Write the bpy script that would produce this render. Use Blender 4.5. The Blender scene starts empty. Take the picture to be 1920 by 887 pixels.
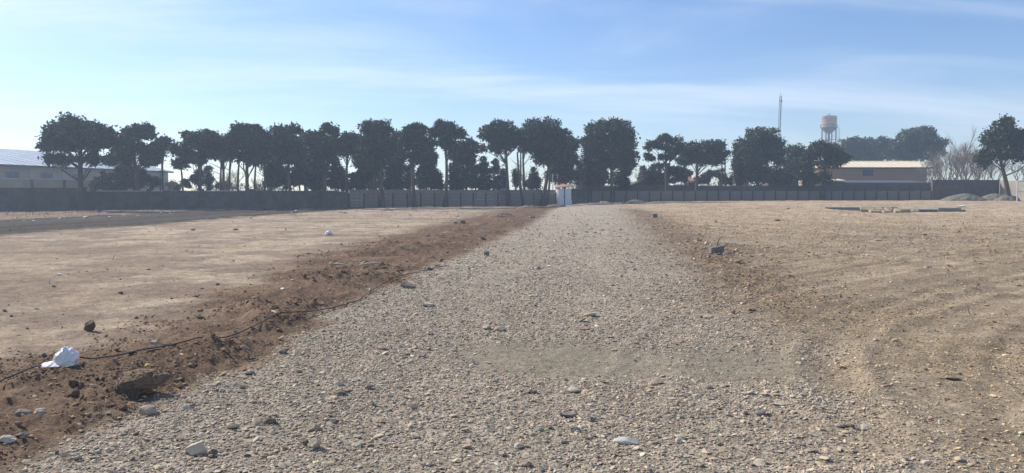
import bpy, bmesh, math, random
import numpy as np
from mathutils import Vector, Matrix, noise as mnoise

R = math.radians
rng = np.random.default_rng(7)
random.seed(7)
SC = bpy.context.scene
COL = SC.collection

# ------------------------------------------------------------------ camera
F, CX, CY, HZ, EYE = 1423.0, 960.0, 443.5, 360.0, 1.6
PITCH = math.atan((CY - HZ) / F)
cam_d = bpy.data.cameras.new('camera')
cam = bpy.data.objects.new('camera', cam_d)
COL.objects.link(cam)
cam_d.sensor_width = 36.0
cam_d.lens = F / 1920.0 * 36.0
cam_d.clip_start = 0.05
cam_d.clip_end = 9000
cam.location = (0, 0, EYE)
cam.rotation_euler = (math.pi / 2 - PITCH, 0, 0)
SC.camera = cam

# ------------------------------------------------------------------ light
SUN_AZ, SUN_EL = R(-58), R(35)          # azimuth measured from +Y towards +X
world = bpy.data.worlds.new("World")
SC.world = world
world.use_nodes = True
wn, wl = world.node_tree.nodes, world.node_tree.links
wn.clear()
w_out = wn.new('ShaderNodeOutputWorld')
w_bg = wn.new('ShaderNodeBackground')
w_bg.inputs['Strength'].default_value = 0.11
sky = wn.new('ShaderNodeTexSky')
sky.sky_type = 'NISHITA'
sky.sun_disc = False
sky.sun_elevation = SUN_EL
sky.sun_rotation = SUN_AZ
sky.altitude = 300
sky.air_density = 1.0
sky.dust_density = 0.35
sky.ozone_density = 3.5


def wmath(op, a, b=None, clamp=False):
    n = wn.new('ShaderNodeMath')
    n.operation = op
    n.use_clamp = clamp
    for i, v in enumerate((a, b)):
        if v is None:
            continue
        if isinstance(v, (int, float)):
            n.inputs[i].default_value = v
        else:
            wl.new(v, n.inputs[i])
    return n.outputs[0]


tc = wn.new('ShaderNodeTexCoord')
sp = wn.new('ShaderNodeSeparateXYZ')
wl.new(tc.outputs['Generated'], sp.inputs[0])
den = wmath('ADD', wmath('MAXIMUM', sp.outputs['Z'], 0.0), 0.16)
cb = wn.new('ShaderNodeCombineXYZ')
wl.new(wmath('DIVIDE', sp.outputs['X'], den), cb.inputs[0])
wl.new(wmath('DIVIDE', sp.outputs['Y'], den), cb.inputs[1])
mp = wn.new('ShaderNodeMapping')
mp.inputs['Rotation'].default_value = (0, 0, R(-18))
mp.inputs['Scale'].default_value = (0.42, 1.25, 1)
mp.inputs['Location'].default_value = (3.1, 1.7, 0)
wl.new(cb.outputs[0], mp.inputs[0])
cn = wn.new('ShaderNodeTexNoise')
cn.inputs['Scale'].default_value = 1.0
cn.inputs['Detail'].default_value = 8
cn.inputs['Roughness'].default_value = 0.56
cn.inputs['Distortion'].default_value = 0.5
wl.new(mp.outputs[0], cn.inputs[0])
cr = wn.new('ShaderNodeMapRange')
cr.interpolation_type = 'SMOOTHERSTEP'
cr.inputs['From Min'].default_value = 0.36
cr.inputs['From Max'].default_value = 0.78
cr.inputs['To Max'].default_value = 0.62
wl.new(cn.outputs['Fac'], cr.inputs['Value'])
cm = wn.new('ShaderNodeMix')
cm.data_type = 'RGBA'
wl.new(cr.outputs[0], cm.inputs['Factor'])
hs_ = wn.new('ShaderNodeHueSaturation')
hs_.inputs['Hue'].default_value = 0.509
hs_.inputs['Saturation'].default_value = 1.16
wl.new(sky.outputs[0], hs_.inputs['Color'])
wl.new(hs_.outputs[0], cm.inputs['A'])
cm.inputs['B'].default_value = (6.6, 7.2, 8.0, 1)
wl.new(cm.outputs['Result'], w_bg.inputs['Color'])
wl.new(w_bg.outputs[0], w_out.inputs['Surface'])

sd = bpy.data.lights.new('sun', 'SUN')
sd.energy = 4.9
sd.angle = R(0.6)
sd.color = (1.0, 0.9, 0.76)
sun = bpy.data.objects.new('sun', sd)
COL.objects.link(sun)
to_sun = Vector((math.sin(SUN_AZ) * math.cos(SUN_EL), math.cos(SUN_AZ) * math.cos(SUN_EL), math.sin(SUN_EL)))
sun.rotation_euler = to_sun.to_track_quat('Z', 'Y').to_euler()
sun.location = to_sun * 60

SC.view_settings.view_transform = 'Standard'
SC.view_settings.look = 'None'
SC.view_settings.exposure = 0.45
SC.view_settings.gamma = 1
SC.view_settings.use_curve_mapping = False
SC.cycles.max_bounces = 5
SC.cycles.diffuse_bounces = 3
SC.cycles.volume_bounces = 1

HAZE_DENSITY = 0.0013

# ------------------------------------------------------------------ numpy noise


def _h(ix, iy, seed):
    v = (ix.astype(np.int64) * 374761393 + iy.astype(np.int64) * 668265263 + seed * 982451653) & 0xffffffff
    v = ((v ^ (v >> 13)) * 1274126177) & 0xffffffff
    v = v ^ (v >> 16)
    return (v & 0xffffff) / float(0xffffff)


def vn(x, y, seed=0):
    x = np.asarray(x, float)
    y = np.asarray(y, float)
    ix, iy = np.floor(x), np.floor(y)
    fx, fy = x - ix, y - iy
    fx = fx * fx * fx * (fx * (fx * 6 - 15) + 10)
    fy = fy * fy * fy * (fy * (fy * 6 - 15) + 10)
    a, b = _h(ix, iy, seed), _h(ix + 1, iy, seed)
    c, d = _h(ix, iy + 1, seed), _h(ix + 1, iy + 1, seed)
    return (a + (b - a) * fx) * (1 - fy) + (c + (d - c) * fx) * fy


def fbm(x, y, octv=4, seed=0, gain=0.5):
    s, a, t = 0.0, 1.0, 0.0
    c, sn = math.cos(0.6), math.sin(0.6)
    for k in range(octv):
        s = s + a * vn(x, y, seed + k * 17)
        t += a
        a *= gain
        x, y = (x * c - y * sn) * 2.03 + 11.3, (x * sn + y * c) * 2.03 - 7.1
    return s / t


def sst(a, b, v):
    t = np.clip((v - a) / (b - a), 0, 1)
    return t * t * (3 - 2 * t)


# ------------------------------------------------------------------ terrain
def road_left(y):
    return np.interp(y, [0, 4.3, 5, 6, 7, 8.8, 11.4, 15, 21.7, 28.5, 41, 76, 120],
                     [-2.5, -2.6, -2.7, -2.65, -2.45, -2.35, -2.1, -1.85, -0.9, 0, 1.2, 4.3, 8])


def road_right(y):
    return np.interp(y, [0, 4.3, 6, 8, 10, 13, 16, 25, 40, 57, 76, 120],
                     [2.2, 2.4, 2.7, 2.75, 2.9, 3.3, 3.8, 4.8, 6.6, 8.8, 10, 12])


def berm_out(y):
    return np.interp(y, [0, 4, 6, 7, 9, 12.3, 20, 28, 41, 60, 76, 120],
                     [-5.0, -4.8, -4.5, -4.4, -4.1, -4.5, -4.9, -4.4, -3.2, -1.5, 0, 3])


def strip_in(y):
    return np.interp(y, [0, 28.5, 38, 50, 69, 100], [-22, -19, -17.6, -17, -15, -12])


def strip_out(y):
    return strip_in(y) - np.interp(y, [0, 44, 60, 80], [13, 12.0, 11.5, 9])


TRACKS = [np.array(p, float) for p in (
    [(1.6, 5.2), (2.1, 7.0), (2.9, 9.0), (4.8, 11.4), (7.6, 14.0), (12.6, 18.0), (22, 23), (40, 30)],
    [(3.2, 5.4), (3.9, 7.2), (5.2, 9.0), (7.4, 11.0), (10.4, 12.9), (15.0, 15.2), (26, 19), (44, 24)],
    [(4.6, 4.4), (5.8, 6.6), (8.0, 8.4), (11.4, 10.0), (16.0, 11.4), (28, 14)],
    [(3.6, 13.5), (5.4, 15.5), (9.0, 18.5), (15, 23), (25, 29), (44, 37)],
)]


def track_dist(x, y):
    out = []
    for tr in TRACKS:
        best = np.full(np.shape(x), 1e9)
        sgn = np.zeros(np.shape(x))
        for a, b in zip(tr[:-1], tr[1:]):
            d = b - a
            L2 = (d ** 2).sum()
            t = np.clip(((x - a[0]) * d[0] + (y - a[1]) * d[1]) / L2, 0, 1)
            ex, ey = x - a[0] - t * d[0], y - a[1] - t * d[1]
            dd = np.hypot(ex, ey)
            s = np.sign(d[0] * ey - d[1] * ex)
            m = dd < best
            best = np.where(m, dd, best)
            sgn = np.where(m, s, sgn)
        out.append(best * sgn)
    return out


PIT = (26.6, 32.2, 57.6, 64.0)


def base_h(x, y):
    u = x / np.maximum(y, 1.0)
    tgt = np.interp(u, [-0.9, -0.67, -0.45, 0.06, 0.1, 0.3, 0.6, 1.2], [-0.2, -0.14, 0.0, -0.03, 0.28, 0.52, 0.57, 0.6])
    return tgt * sst(45, 92, y) * (1 - sst(200, 400, np.abs(y)) * 0.3)


def masks(x, y):
    w = (fbm(x * 0.9, y * 0.9, 4, 3) - 0.5)
    w2 = (fbm(x * 2.6, y * 2.6, 3, 9) - 0.5)
    off = w * 0.9 + w2 * 0.4
    infront = sst(-12, -6, y)
    sc = 0.22 + 0.006 * y
    road = sst(-sc, sc, x - road_left(y) + off * 0.8) * (1 - sst(-0.9, 1.3, x - road_right(y) + off * 1.7))
    road = road * infront * (1 - sst(84, 90, y))
    berm = sst(-sc * 2.6, sc * 1.9, x - berm_out(y) + off * 1.5) * (1 - sst(-sc, sc, x - road_left(y) + off * 0.8))
    berm = berm * infront
    rd = np.exp(-((x - road_right(y) - 0.9 - off) / (0.85 + 0.012 * y)) ** 2) * sst(11, 15, y) * (1 - sst(58, 72, y))
    near_brown = np.exp(-(((x - 3.7) / 1.2) ** 2 + ((y - 11.0) / 1.8) ** 2)) * 0.55
    rd = np.clip(rd * (0.55 + 0.9 * fbm(x * 0.8, y * 0.5, 3, 21)) + near_brown, 0, 1)
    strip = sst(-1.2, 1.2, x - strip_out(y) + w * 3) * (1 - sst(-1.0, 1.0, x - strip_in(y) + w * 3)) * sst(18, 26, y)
    far_l = (1 - sst(-1.2, 1.2, x - strip_out(y) + w * 3)) * sst(25, 35, y)
    mud = np.maximum(np.exp(-np.power(((x - 0.55 + 0.3 * (y - 7.2)) / 1.2) ** 2 + ((y - 7.2 + w * 0.5) / 0.88) ** 2, 3)),
                     np.exp(-np.power(((x - 1.95 - 0.2 * (y - 6.9)) / 0.85) ** 2 + ((y - 6.95 + w * 0.4) / 0.8) ** 2, 3)) * 0.92)
    return dict(road=road, berm=berm, rd=rd, strip=strip, far_l=far_l, mud=mud, w=w, w2=w2)


def height(x, y, M=None):
    x = np.asarray(x, float)
    y = np.asarray(y, float)
    if M is None:
        M = masks(x, y)
    r = np.hypot(x, y)
    z = base_h(x, y)
    z = z + (fbm(x * 0.25, y * 0.25, 3, 31) - 0.5) * 0.05 * sst(3, 12, r)
    z = z + (fbm(x * 1.3, y * 1.3, 4, 33) - 0.5) * 0.035
    fine = fbm(x * 9, y * 9, 3, 35, 0.6) - 0.5
    z = z + fine * 0.012
    # soil bank on the left of the track
    xl, xo = road_left(y), berm_out(y)
    t = np.clip((x - xo) / np.maximum(xl - xo, 0.3), 0, 1)
    prof = np.sin(np.pi * np.power(t, 1.15))
    lump = fbm(x * 1.4, y * 1.1, 4, 41, 0.6)
    rough = np.abs(fbm(x * 5.5, y * 5.5, 4, 43, 0.62) - 0.5)
    z = z + M['berm'] * (prof * (0.02 + 0.22 * np.clip(lump - 0.28, 0, 1)) + rough * 0.17 * (0.25 + lump))
    z = z + M['rd'] * (np.abs(fbm(x * 4, y * 4, 3, 47) - 0.5) * 0.16)
    # raised gravel, smooth mud
    z = z + M['road'] * 0.03 * (1 - M['mud']) - M['mud'] * 0.004
    z = z + M['far_l'] * (fbm(x * 0.8, y * 0.8, 4, 51) - 0.42) * 0.22
    z = z + M['strip'] * np.sin((x - strip_in(y)) * 3.3 + M['w'] * 2) * 0.025
    # rough low bumps of the dry field
    field = (1 - M['road']) * (1 - M['berm']) * (x < 0)
    z = z + field * (fbm(x * 2.2, y * 3.6, 4, 61) - 0.5) * 0.05
    fr = (1 - M['road']) * (x > 0)
    z = z + fr * (np.power(fbm(x * 1.1, y * 2.4, 4, 63), 2) - 0.2) * 0.09 * sst(4, 9, r)
    # wheel ruts
    for k, d in enumerate(track_dist(x, y)):
        for o in (-0.8, 0.8):
            q = (d - o) / 0.2
            z = z - 0.014 * np.exp(-q * q) * (1 - 0.3 * M['road']) + 0.012 * np.exp(-((np.abs(d - o) - 0.3) / 0.1) ** 2)
    mo = np.exp(-(((x + 3.15) / 0.34) ** 2 + ((y - 6.2) / 0.26) ** 2)) + 0.7 * np.exp(-(((x + 3.5) / 0.3) ** 2 + ((y - 6.55) / 0.2) ** 2))
    z = z + mo * (0.07 + 0.16 * np.abs(fbm(x * 8, y * 8, 4, 65, 0.6) - 0.5))
    x0, x1, y0, y1 = PIT
    pit = sst(x0 - 0.1, x0 + 0.1, x) * (1 - sst(x1 - 0.1, x1 + 0.1, x)) * sst(y0 - 0.1, y0 + 0.1, y) * (1 - sst(y1 - 0.1, y1 + 0.1, y))
    z = z - pit * 1.1
    return z


def H(x, y):
    return float(height(np.array([x]), np.array([y]))[0])


def ray(px, py):
    a, b = (px - CX) / F, (CY - py) / F
    return Vector((a, b * math.sin(PITCH) + math.cos(PITCH), b * math.cos(PITCH) - math.sin(PITCH)))


def P(px, py, Y):
    d = ray(px, py)
    return Vector((0, 0, EYE)) + d * (Y / d.y)


def G(px, py):
    """where the line of sight through a pixel of the photograph meets the ground"""
    d = ray(px, py)
    z = 0.0
    for _ in range(12):
        t = (z - EYE) / d.z
        z = 0.5 * z + 0.5 * float(base_h(np.array([d.x * t]), np.array([d.y * t]))[0])
    x, y = d.x * t, d.y * t
    return Vector((x, y, H(x, y)))


# ------------------------------------------------------------------ material helpers
def new_mat(name):
    m = bpy.data.materials.new(name)
    m.use_nodes = True
    nt = m.node_tree
    b = nt.nodes['Principled BSDF']
    b.inputs['Specular IOR Level'].default_value = 0.25
    b.inputs['Roughness'].default_value = 0.9
    return m, nt, b


def rough_mat(name, c1, c2, scale=6, rough=0.9, bump=0.3, bscale=None, detail=6, metallic=0.0, spec=0.25, stretch=(1, 1, 1), c3=None):
    """two (or three) tones broken up by noise, plus fine relief"""
    m, nt, b = new_mat(name)
    n, l = nt.nodes, nt.links
    t = n.new('ShaderNodeTexCoord')
    mpn = n.new('ShaderNodeMapping')
    mpn.inputs['Scale'].default_value = stretch
    l.new(t.outputs['Object'], mpn.inputs[0])
    ns = n.new('ShaderNodeTexNoise')
    ns.inputs['Scale'].default_value = scale
    ns.inputs['Detail'].default_value = detail
    ns.inputs['Roughness'].default_value = 0.65
    l.new(mpn.outputs[0], ns.inputs['Vector'])
    cr_ = n.new('ShaderNodeValToRGB')
    cr_.color_ramp.elements[0].position = 0.3
    cr_.color_ramp.elements[0].color = (*c1, 1)
    cr_.color_ramp.elements[1].position = 0.7
    cr_.color_ramp.elements[1].color = (*c2, 1)
    if c3:
        e = cr_.color_ramp.elements.new(0.82)
        e.color = (*c3, 1)
    l.new(ns.outputs['Fac'], cr_.inputs[0])
    l.new(cr_.outputs[0], b.inputs['Base Color'])
    if bump:
        n2 = n.new('ShaderNodeTexNoise')
        n2.inputs['Scale'].default_value = bscale or scale * 4
        n2.inputs['Detail'].default_value = 6
        l.new(mpn.outputs[0], n2.inputs['Vector'])
        bp = n.new('ShaderNodeBump')
        bp.inputs['Strength'].default_value = bump
        bp.inputs['Distance'].default_value = 0.02
        l.new(n2.outputs['Fac'], bp.inputs['Height'])
        l.new(bp.outputs[0], b.inputs['Normal'])
    b.inputs['Roughness'].default_value = rough
    b.inputs['Metallic'].default_value = metallic
    b.inputs['Specular IOR Level'].default_value = spec
    return m


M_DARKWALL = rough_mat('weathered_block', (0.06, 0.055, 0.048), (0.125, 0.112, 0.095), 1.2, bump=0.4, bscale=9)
M_PANEL = rough_mat('precast_concrete', (0.13, 0.115, 0.098), (0.235, 0.215, 0.185), 1.6, bump=0.3, bscale=12)
M_POST = rough_mat('precast_post', (0.045, 0.042, 0.04), (0.08, 0.075, 0.07), 2.5, bump=0.3)
M_COPING = rough_mat('coping_mortar', (0.33, 0.33, 0.31), (0.5, 0.49, 0.46), 3)
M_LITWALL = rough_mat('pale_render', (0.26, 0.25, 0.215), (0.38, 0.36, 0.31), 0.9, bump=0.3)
M_BRICKBEIGE = rough_mat('beige_brick', (0.27, 0.23, 0.17), (0.38, 0.33, 0.25), 0.6, bump=0.2)
M_TANWALL = rough_mat('tan_render', (0.22, 0.165, 0.105), (0.28, 0.215, 0.14), 0.5, bump=0.2)
M_CREAMROOF = rough_mat('cream_roof', (0.68, 0.6, 0.43), (0.8, 0.73, 0.54), 0.5, rough=0.7, bump=0.1)
M_METALROOF = rough_mat('pale_metal_roof', (0.42, 0.47, 0.52), (0.58, 0.62, 0.66), 0.35, rough=0.45, bump=0.05, spec=0.5)
M_DARKTRIM = rough_mat('dark_trim', (0.04, 0.045, 0.05), (0.08, 0.08, 0.085), 3)
M_GLASS = rough_mat('window_pane', (0.03, 0.04, 0.07), (0.05, 0.07, 0.11), 0.8, rough=0.3, bump=0, spec=0.3)
M_BLUEFRAME = rough_mat('blue_frame', (0.12, 0.17, 0.26), (0.16, 0.22, 0.33), 2)
M_DARKROOF = rough_mat('dark_roof', (0.06, 0.058, 0.055), (0.11, 0.1, 0.09), 1.2)
M_BARK = rough_mat('pine_bark', (0.055, 0.04, 0.03), (0.13, 0.1, 0.075), 3, bump=0.6, stretch=(1, 1, 0.3))
M_BAREBARK = rough_mat('bare_bark', (0.16, 0.13, 0.11), (0.3, 0.25, 0.21), 2, bump=0)
M_TANK = rough_mat('tank_paint', (0.38, 0.27, 0.17), (0.48, 0.45, 0.39), 0.8, rough=0.5, bump=0, c3=(0.5, 0.26, 0.12))
M_STEEL = rough_mat('grey_steel', (0.1, 0.1, 0.1), (0.18, 0.18, 0.18), 2, rough=0.6, bump=0)
M_REDSTEEL = rough_mat('mast_paint', (0.08, 0.07, 0.07), (0.14, 0.12, 0.12), 0.3, rough=0.6, bump=0)
M_SHEDWHITE = rough_mat('shed_metal', (0.58, 0.62, 0.67), (0.75, 0.78, 0.82), 1.3, rough=0.5, bump=0.1)
M_RUST = rough_mat('rusty_sheet', (0.34, 0.17, 0.13), (0.55, 0.33, 0.27), 2.5, rough=0.7)
M_BAG = None


def leaf_mat(name, c1, c2, scale=0.5):
    m, nt, b = new_mat(name)
    n, l = nt.nodes, nt.links
    g = n.new('ShaderNodeNewGeometry')
    t = n.new('ShaderNodeTexCoord')
    ns = n.new('ShaderNodeTexNoise')
    ns.inputs['Scale'].default_value = scale
    ns.inputs['Detail'].default_value = 3
    l.new(t.outputs['Object'], ns.inputs['Vector'])
    ad = n.new('ShaderNodeMath')
    ad.operation = 'MULTIPLY_ADD'
    l.new(g.outputs['Random Per Island'], ad.inputs[0])
    ad.inputs[1].default_value = 0.6
    sb = n.new('ShaderNodeMath')
    sb.operation = 'SUBTRACT'
    l.new(ns.outputs['Fac'], sb.inputs[0])
    sb.inputs[1].default_value = 0.3
    l.new(sb.outputs[0], ad.inputs[2])
    cr_ = n.new('ShaderNodeValToRGB')
    cr_.color_ramp.elements[0].color = (*c1, 1)
    cr_.color_ramp.elements[1].color = (*c2, 1)
    l.new(ad.outputs[0], cr_.inputs[0])
    l.new(cr_.outputs[0], b.inputs['Base Color'])
    b.inputs['Roughness'].default_value = 0.75
    return m


M_PINE = leaf_mat('pine_needles', (0.02, 0.034, 0.015), (0.085, 0.105, 0.045))
M_CYPRESS = leaf_mat('cypress_foliage', (0.014, 0.022, 0.013), (0.035, 0.05, 0.022))
M_SHRUB = leaf_mat('shrub_leaves', (0.04, 0.045, 0.02), (0.1, 0.1, 0.045))
M_BROWNSHRUB = leaf_mat('dry_leaves', (0.07, 0.045, 0.025), (0.16, 0.1, 0.055))

# ------------------------------------------------------------------ mesh helpers


def link_mesh(name, verts, faces, mat, parent=None, smooth=False):
    me = bpy.data.meshes.new(name)
    me.from_pydata([tuple(v) for v in verts], [], faces)
    me.materials.append(mat)
    if smooth:
        me.polygons.foreach_set('use_smooth', [True] * len(me.polygons))
    me.update()
    o = bpy.data.objects.new(name, me)
    COL.objects.link(o)
    if parent is not None:
        o.parent = parent
    return o


def np_mesh(name, V, quads, mat, parent=None, smooth=False):
    """fast path: V (n,3), quads (m,k) all with the same corner count"""
    me = bpy.data.meshes.new(name)
    k = quads.shape[1]
    me.vertices.add(len(V))
    me.vertices.foreach_set('co', np.ascontiguousarray(V, dtype=np.float32).ravel())
    me.loops.add(quads.size)
    me.loops.foreach_set('vertex_index', np.ascontiguousarray(quads, dtype=np.int32).ravel())
    me.polygons.add(len(quads))
    me.polygons.foreach_set('loop_start', np.arange(0, quads.size, k, dtype=np.int32))
    me.polygons.foreach_set('loop_total', np.full(len(quads), k, dtype=np.int32))
    if smooth:
        me.polygons.foreach_set('use_smooth', np.ones(len(quads), dtype=bool))
    me.materials.append(mat)
    me.update(calc_edges=True)
    o = bpy.data.objects.new(name, me)
    COL.objects.link(o)
    if parent is not None:
        o.parent = parent
    return o


def tag(o, label=None, cat=None, group=None, kind=None):
    if label:
        o['label'] = label
    if cat:
        o['category'] = cat
    if group:
        o['group'] = group
    if kind:
        o['kind'] = kind
    return o


def thing(name, loc, label, cat, group=None, rz=0.0):
    o = bpy.data.objects.new(name, None)
    o.empty_display_size = 0.3
    COL.objects.link(o)
    o.location = loc
    o.rotation_euler = (0, 0, rz)
    return tag(o, label, cat, group)


class MB:
    """collects boxes, tubes and prisms, then links them as one mesh"""

    def __init__(self):
        self.v, self.f = [], []

    def add(self, vs, fs):
        k = len(self.v)
        self.v += [Vector(p) for p in vs]
        self.f += [tuple(i + k for i in q) for q in fs]
        return self

    def box(self, x0, x1, y0, y1, z0, z1, rz=0.0, piv=(0, 0)):
        vs = [Vector((x, y, z)) for z in (z0, z1) for x, y in ((x0, y0), (x1, y0), (x1, y1), (x0, y1))]
        if rz:
            c, s = math.cos(rz), math.sin(rz)
            vs = [Vector((piv[0] + (p.x - piv[0]) * c - (p.y - piv[1]) * s, piv[1] + (p.x - piv[0]) * s + (p.y - piv[1]) * c, p.z)) for p in vs]
        return self.add(vs, [(3, 2, 1, 0), (4, 5, 6, 7), (0, 1, 5, 4), (1, 2, 6, 5), (2, 3, 7, 6), (3, 0, 4, 7)])

    def tube(self, pts, radii, n=6, caps=True):
        pts = [Vector(p) for p in pts]
        if isinstance(radii, (int, float)):
            radii = [radii] * len(pts)
        k0 = len(self.v)
        for i, p in enumerate(pts):
            d = (pts[min(i + 1, len(pts) - 1)] - pts[max(i - 1, 0)])
            if d.length < 1e-9:
                d = Vector((0, 0, 1))
            d.normalize()
            a = Vector((0, 0, 1)) if abs(d.z) < 0.9 else Vector((1, 0, 0))
            s = d.cross(a).normalized()
            t = d.cross(s)
            for j in range(n):
                an = 2 * math.pi * j / n
                self.v.append(p + (s * math.cos(an) + t * math.sin(an)) * radii[i])
        for i in range(len(pts) - 1):
            for j in range(n):
                a, b = k0 + i * n + j, k0 + i * n + (j + 1) % n
                self.f.append((a, b, b + n, a + n))
        if caps:
            self.f.append(tuple(k0 + j for j in reversed(range(n))))
            self.f.append(tuple(k0 + (len(pts) - 1) * n + j for j in range(n)))
        return self

    def lathe(self, prof, n=24, cx=0, cy=0):
        k0 = len(self.v)
        for r, z in prof:
            for j in range(n):
                a = 2 * math.pi * j / n
                self.v.append(Vector((cx + r * math.cos(a), cy + r * math.sin(a), z)))
        for i in range(len(prof) - 1):
            for j in range(n):
                a, b = k0 + i * n + j, k0 + i * n + (j + 1) % n
                self.f.append((a, b, b + n, a + n))
        return self

    def build(self, name, mat, parent=None, smooth=False):
        return link_mesh(name, self.v, self.f, mat, parent, smooth)


# ------------------------------------------------------------------ ground sheet
def build_ground():
    th_f = np.radians(np.arange(-44, 44.001, 0.1))
    th_c = np.radians(np.concatenate([np.arange(48, 312.1, 4.0)]))
    th = np.concatenate([th_f, th_c])
    r1 = np.array([0.25, 0.6, 1.0, 1.5, 2.0, 2.5, 3.0])
    r2 = 3.3 * np.power(1.0078, np.arange(0, 455))
    r3 = r2[-1] * np.power(1.22, np.arange(1, 19))
    rr = np.concatenate([r1, r2, r3])
    RR, TT = np.meshgrid(rr, th, indexing='ij')
    X, Y = RR * np.sin(TT), RR * np.cos(TT)
    M = masks(X, Y)
    Z = height(X, Y, M)
    nr, nt_ = X.shape
    V = np.stack([X.ravel(), Y.ravel(), Z.ravel()], 1)
    V = np.vstack([V, [[0, 0, H(0, 0)]]])
    i = np.arange(nr - 1)[:, None] * nt_
    j = np.arange(nt_)[None, :]
    j2 = (j + 1) % nt_
    q = np.stack([i + j, i + nt_ + j, i + nt_ + j2, i + j2], -1).reshape(-1, 4)
    q = q[:, ::-1]
    # colours are the colour of the soil itself, zone by zone
    def C(*c):
        return np.array(c, float)[None, None, :]

    def e(a):
        return a[..., None]
    big = fbm(X * 0.16, Y * 0.3, 4, 71)
    mid = fbm(X * 0.9, Y * 1.1, 5, 73, 0.6)
    fin = fbm(X * 4.0, Y * 4.6, 5, 75, 0.7)
    left_c = C(0.27, 0.215, 0.16) * (1 - e(sst(0.35, 0.65, mid))) + C(0.42, 0.34, 0.245) * e(sst(0.35, 0.65, mid))
    left_c = left_c * e(0.55 + 0.9 * fin) * e(0.85 + 0.3 * big)
    redm = sst(0.5, 0.72, fbm(X * 0.35 + 5, Y * 0.5, 3, 77))
    left_c = left_c * (1 - e(redm) * 0.4) + C(0.24, 0.17, 0.12) * e(redm) * 0.4
    right_c = C(0.225, 0.187, 0.145) * (1 - e(sst(0.38, 0.62, mid))) + C(0.305, 0.257, 0.2) * e(sst(0.38, 0.62, mid))
    right_c = right_c * C(1.1, 1.06, 1.0) * e(0.6 + 0.8 * fin) * e(0.88 + 0.24 * big)
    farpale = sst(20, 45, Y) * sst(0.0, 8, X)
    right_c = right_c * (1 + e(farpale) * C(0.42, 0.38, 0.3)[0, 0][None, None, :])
    oc = sst(0.52, 0.7, fbm(X * 0.5, Y * 0.7, 4, 79))
    right_c = right_c * (1 - e(oc) * 0.4) + C(0.3, 0.23, 0.14) * e(oc) * 0.4
    # strokes left by wheels
    for k, d in enumerate(track_dist(X, Y)):
        st = np.exp(-(d / 1.5) ** 2)
        ln = vn(d * 5.5, Y * 0.05 + X * 0.03, 81 + k)
        right_c = right_c * (1 + e(st * (ln - 0.5) * 0.55))
        right_c = right_c * (1 - e(0.45 * st)) + (C(0.34, 0.27, 0.18) * e(0.75 + 0.5 * fin) * e(0.75 + 0.5 * ln)) * e(0.45 * st)
    side = sst(-1.0, 1.0, X - (road_left(Y) + road_right(Y)) * 0.5)
    col = left_c * (1 - e(side)) + right_c * e(side)
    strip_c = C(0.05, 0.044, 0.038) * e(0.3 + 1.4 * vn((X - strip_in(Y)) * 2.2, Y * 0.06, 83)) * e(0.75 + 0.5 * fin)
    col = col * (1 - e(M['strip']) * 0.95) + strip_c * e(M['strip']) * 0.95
    fl = C(0.22, 0.155, 0.11) * (0.35 + 1.2 * e(fbm(X * 0.7, Y * 0.5, 4, 85)))
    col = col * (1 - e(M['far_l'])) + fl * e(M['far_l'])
    rc = C(0.335, 0.292, 0.23) * e(0.8 + 0.4 * fin) * e(0.86 + 0.28 * mid)
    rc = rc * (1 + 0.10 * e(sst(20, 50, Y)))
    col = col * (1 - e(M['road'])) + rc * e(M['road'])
    bl = fbm(X * 1.7, Y * 1.5, 4, 87)
    bc = C(0.092, 0.061, 0.042) * (1 - e(bl)) + C(0.235, 0.16, 0.107) * e(bl)
    bc = bc * e(0.65 + 0.7 * fin)
    col = col * (1 - e(M['berm'])) + bc * e(M['berm'])
    col = col * (1 - e(M['rd']) * 0.75) + (C(0.165, 0.118, 0.08) * e(0.6 + 0.8 * fin)) * e(M['rd']) * 0.75
    md = C(0.262, 0.23, 0.172) * e(0.85 + 0.3 * fbm(X * 2.2, Y * 4, 4, 89))
    tr = np.exp(-((X - 1.15 - (Y - 7.3) * 0.55) / 0.035) ** 2) + np.exp(-((X - 1.32 - (Y - 7.3) * 0.55) / 0.035) ** 2)
    md = md * (1 + 0.25 * e(tr))
    col = col * (1 - e(M['mud']) * 0.95) + md * e(M['mud']) * 0.95
    col = np.clip(col, 0.01, 0.9)
    me = bpy.data.meshes.new('ground')
    me.vertices.add(len(V))
    me.vertices.foreach_set('co', V.astype(np.float32).ravel())
    tri = np.stack([np.full(nt_, len(V) - 1), np.arange(nt_), (np.arange(nt_) + 1) % nt_], 1)[:, ::-1]
    nl = q.size + tri.size
    me.loops.add(nl)
    me.loops.foreach_set('vertex_index', np.concatenate([q.ravel(), tri.ravel()]).astype(np.int32))
    me.polygons.add(len(q) + len(tri))
    ls = np.concatenate([np.arange(len(q)) * 4, q.size + np.arange(len(tri)) * 3]).astype(np.int32)
    me.polygons.foreach_set('loop_start', ls)
    me.polygons.foreach_set('loop_total', np.concatenate([np.full(len(q), 4), np.full(len(tri), 3)]).astype(np.int32))
    me.polygons.foreach_set('use_smooth', np.ones(len(q) + len(tri), dtype=bool))
    me.update(calc_edges=True)
    at = me.color_attributes.new('soil', 'FLOAT_COLOR', 'POINT')
    A = np.ones((len(V), 4), np.float32)
    A[:-1, :3] = col.reshape(-1, 3)
    A[-1, :3] = (0.28, 0.25, 0.2)
    at.data.foreach_set('color', A.ravel())
    at2 = me.attributes.new('gravel', 'FLOAT', 'POINT')
    gv = np.zeros(len(V), np.float32)
    gv[:-1] = (M['road'] * (1 - M['mud'])).ravel()
    at2.data.foreach_set('value', gv)
    # material
    m, nt, b = new_mat('soil_and_gravel')
    n, l = nt.nodes, nt.links
    a1 = n.new('ShaderNodeAttribute'); a1.attribute_name = 'soil'
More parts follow.
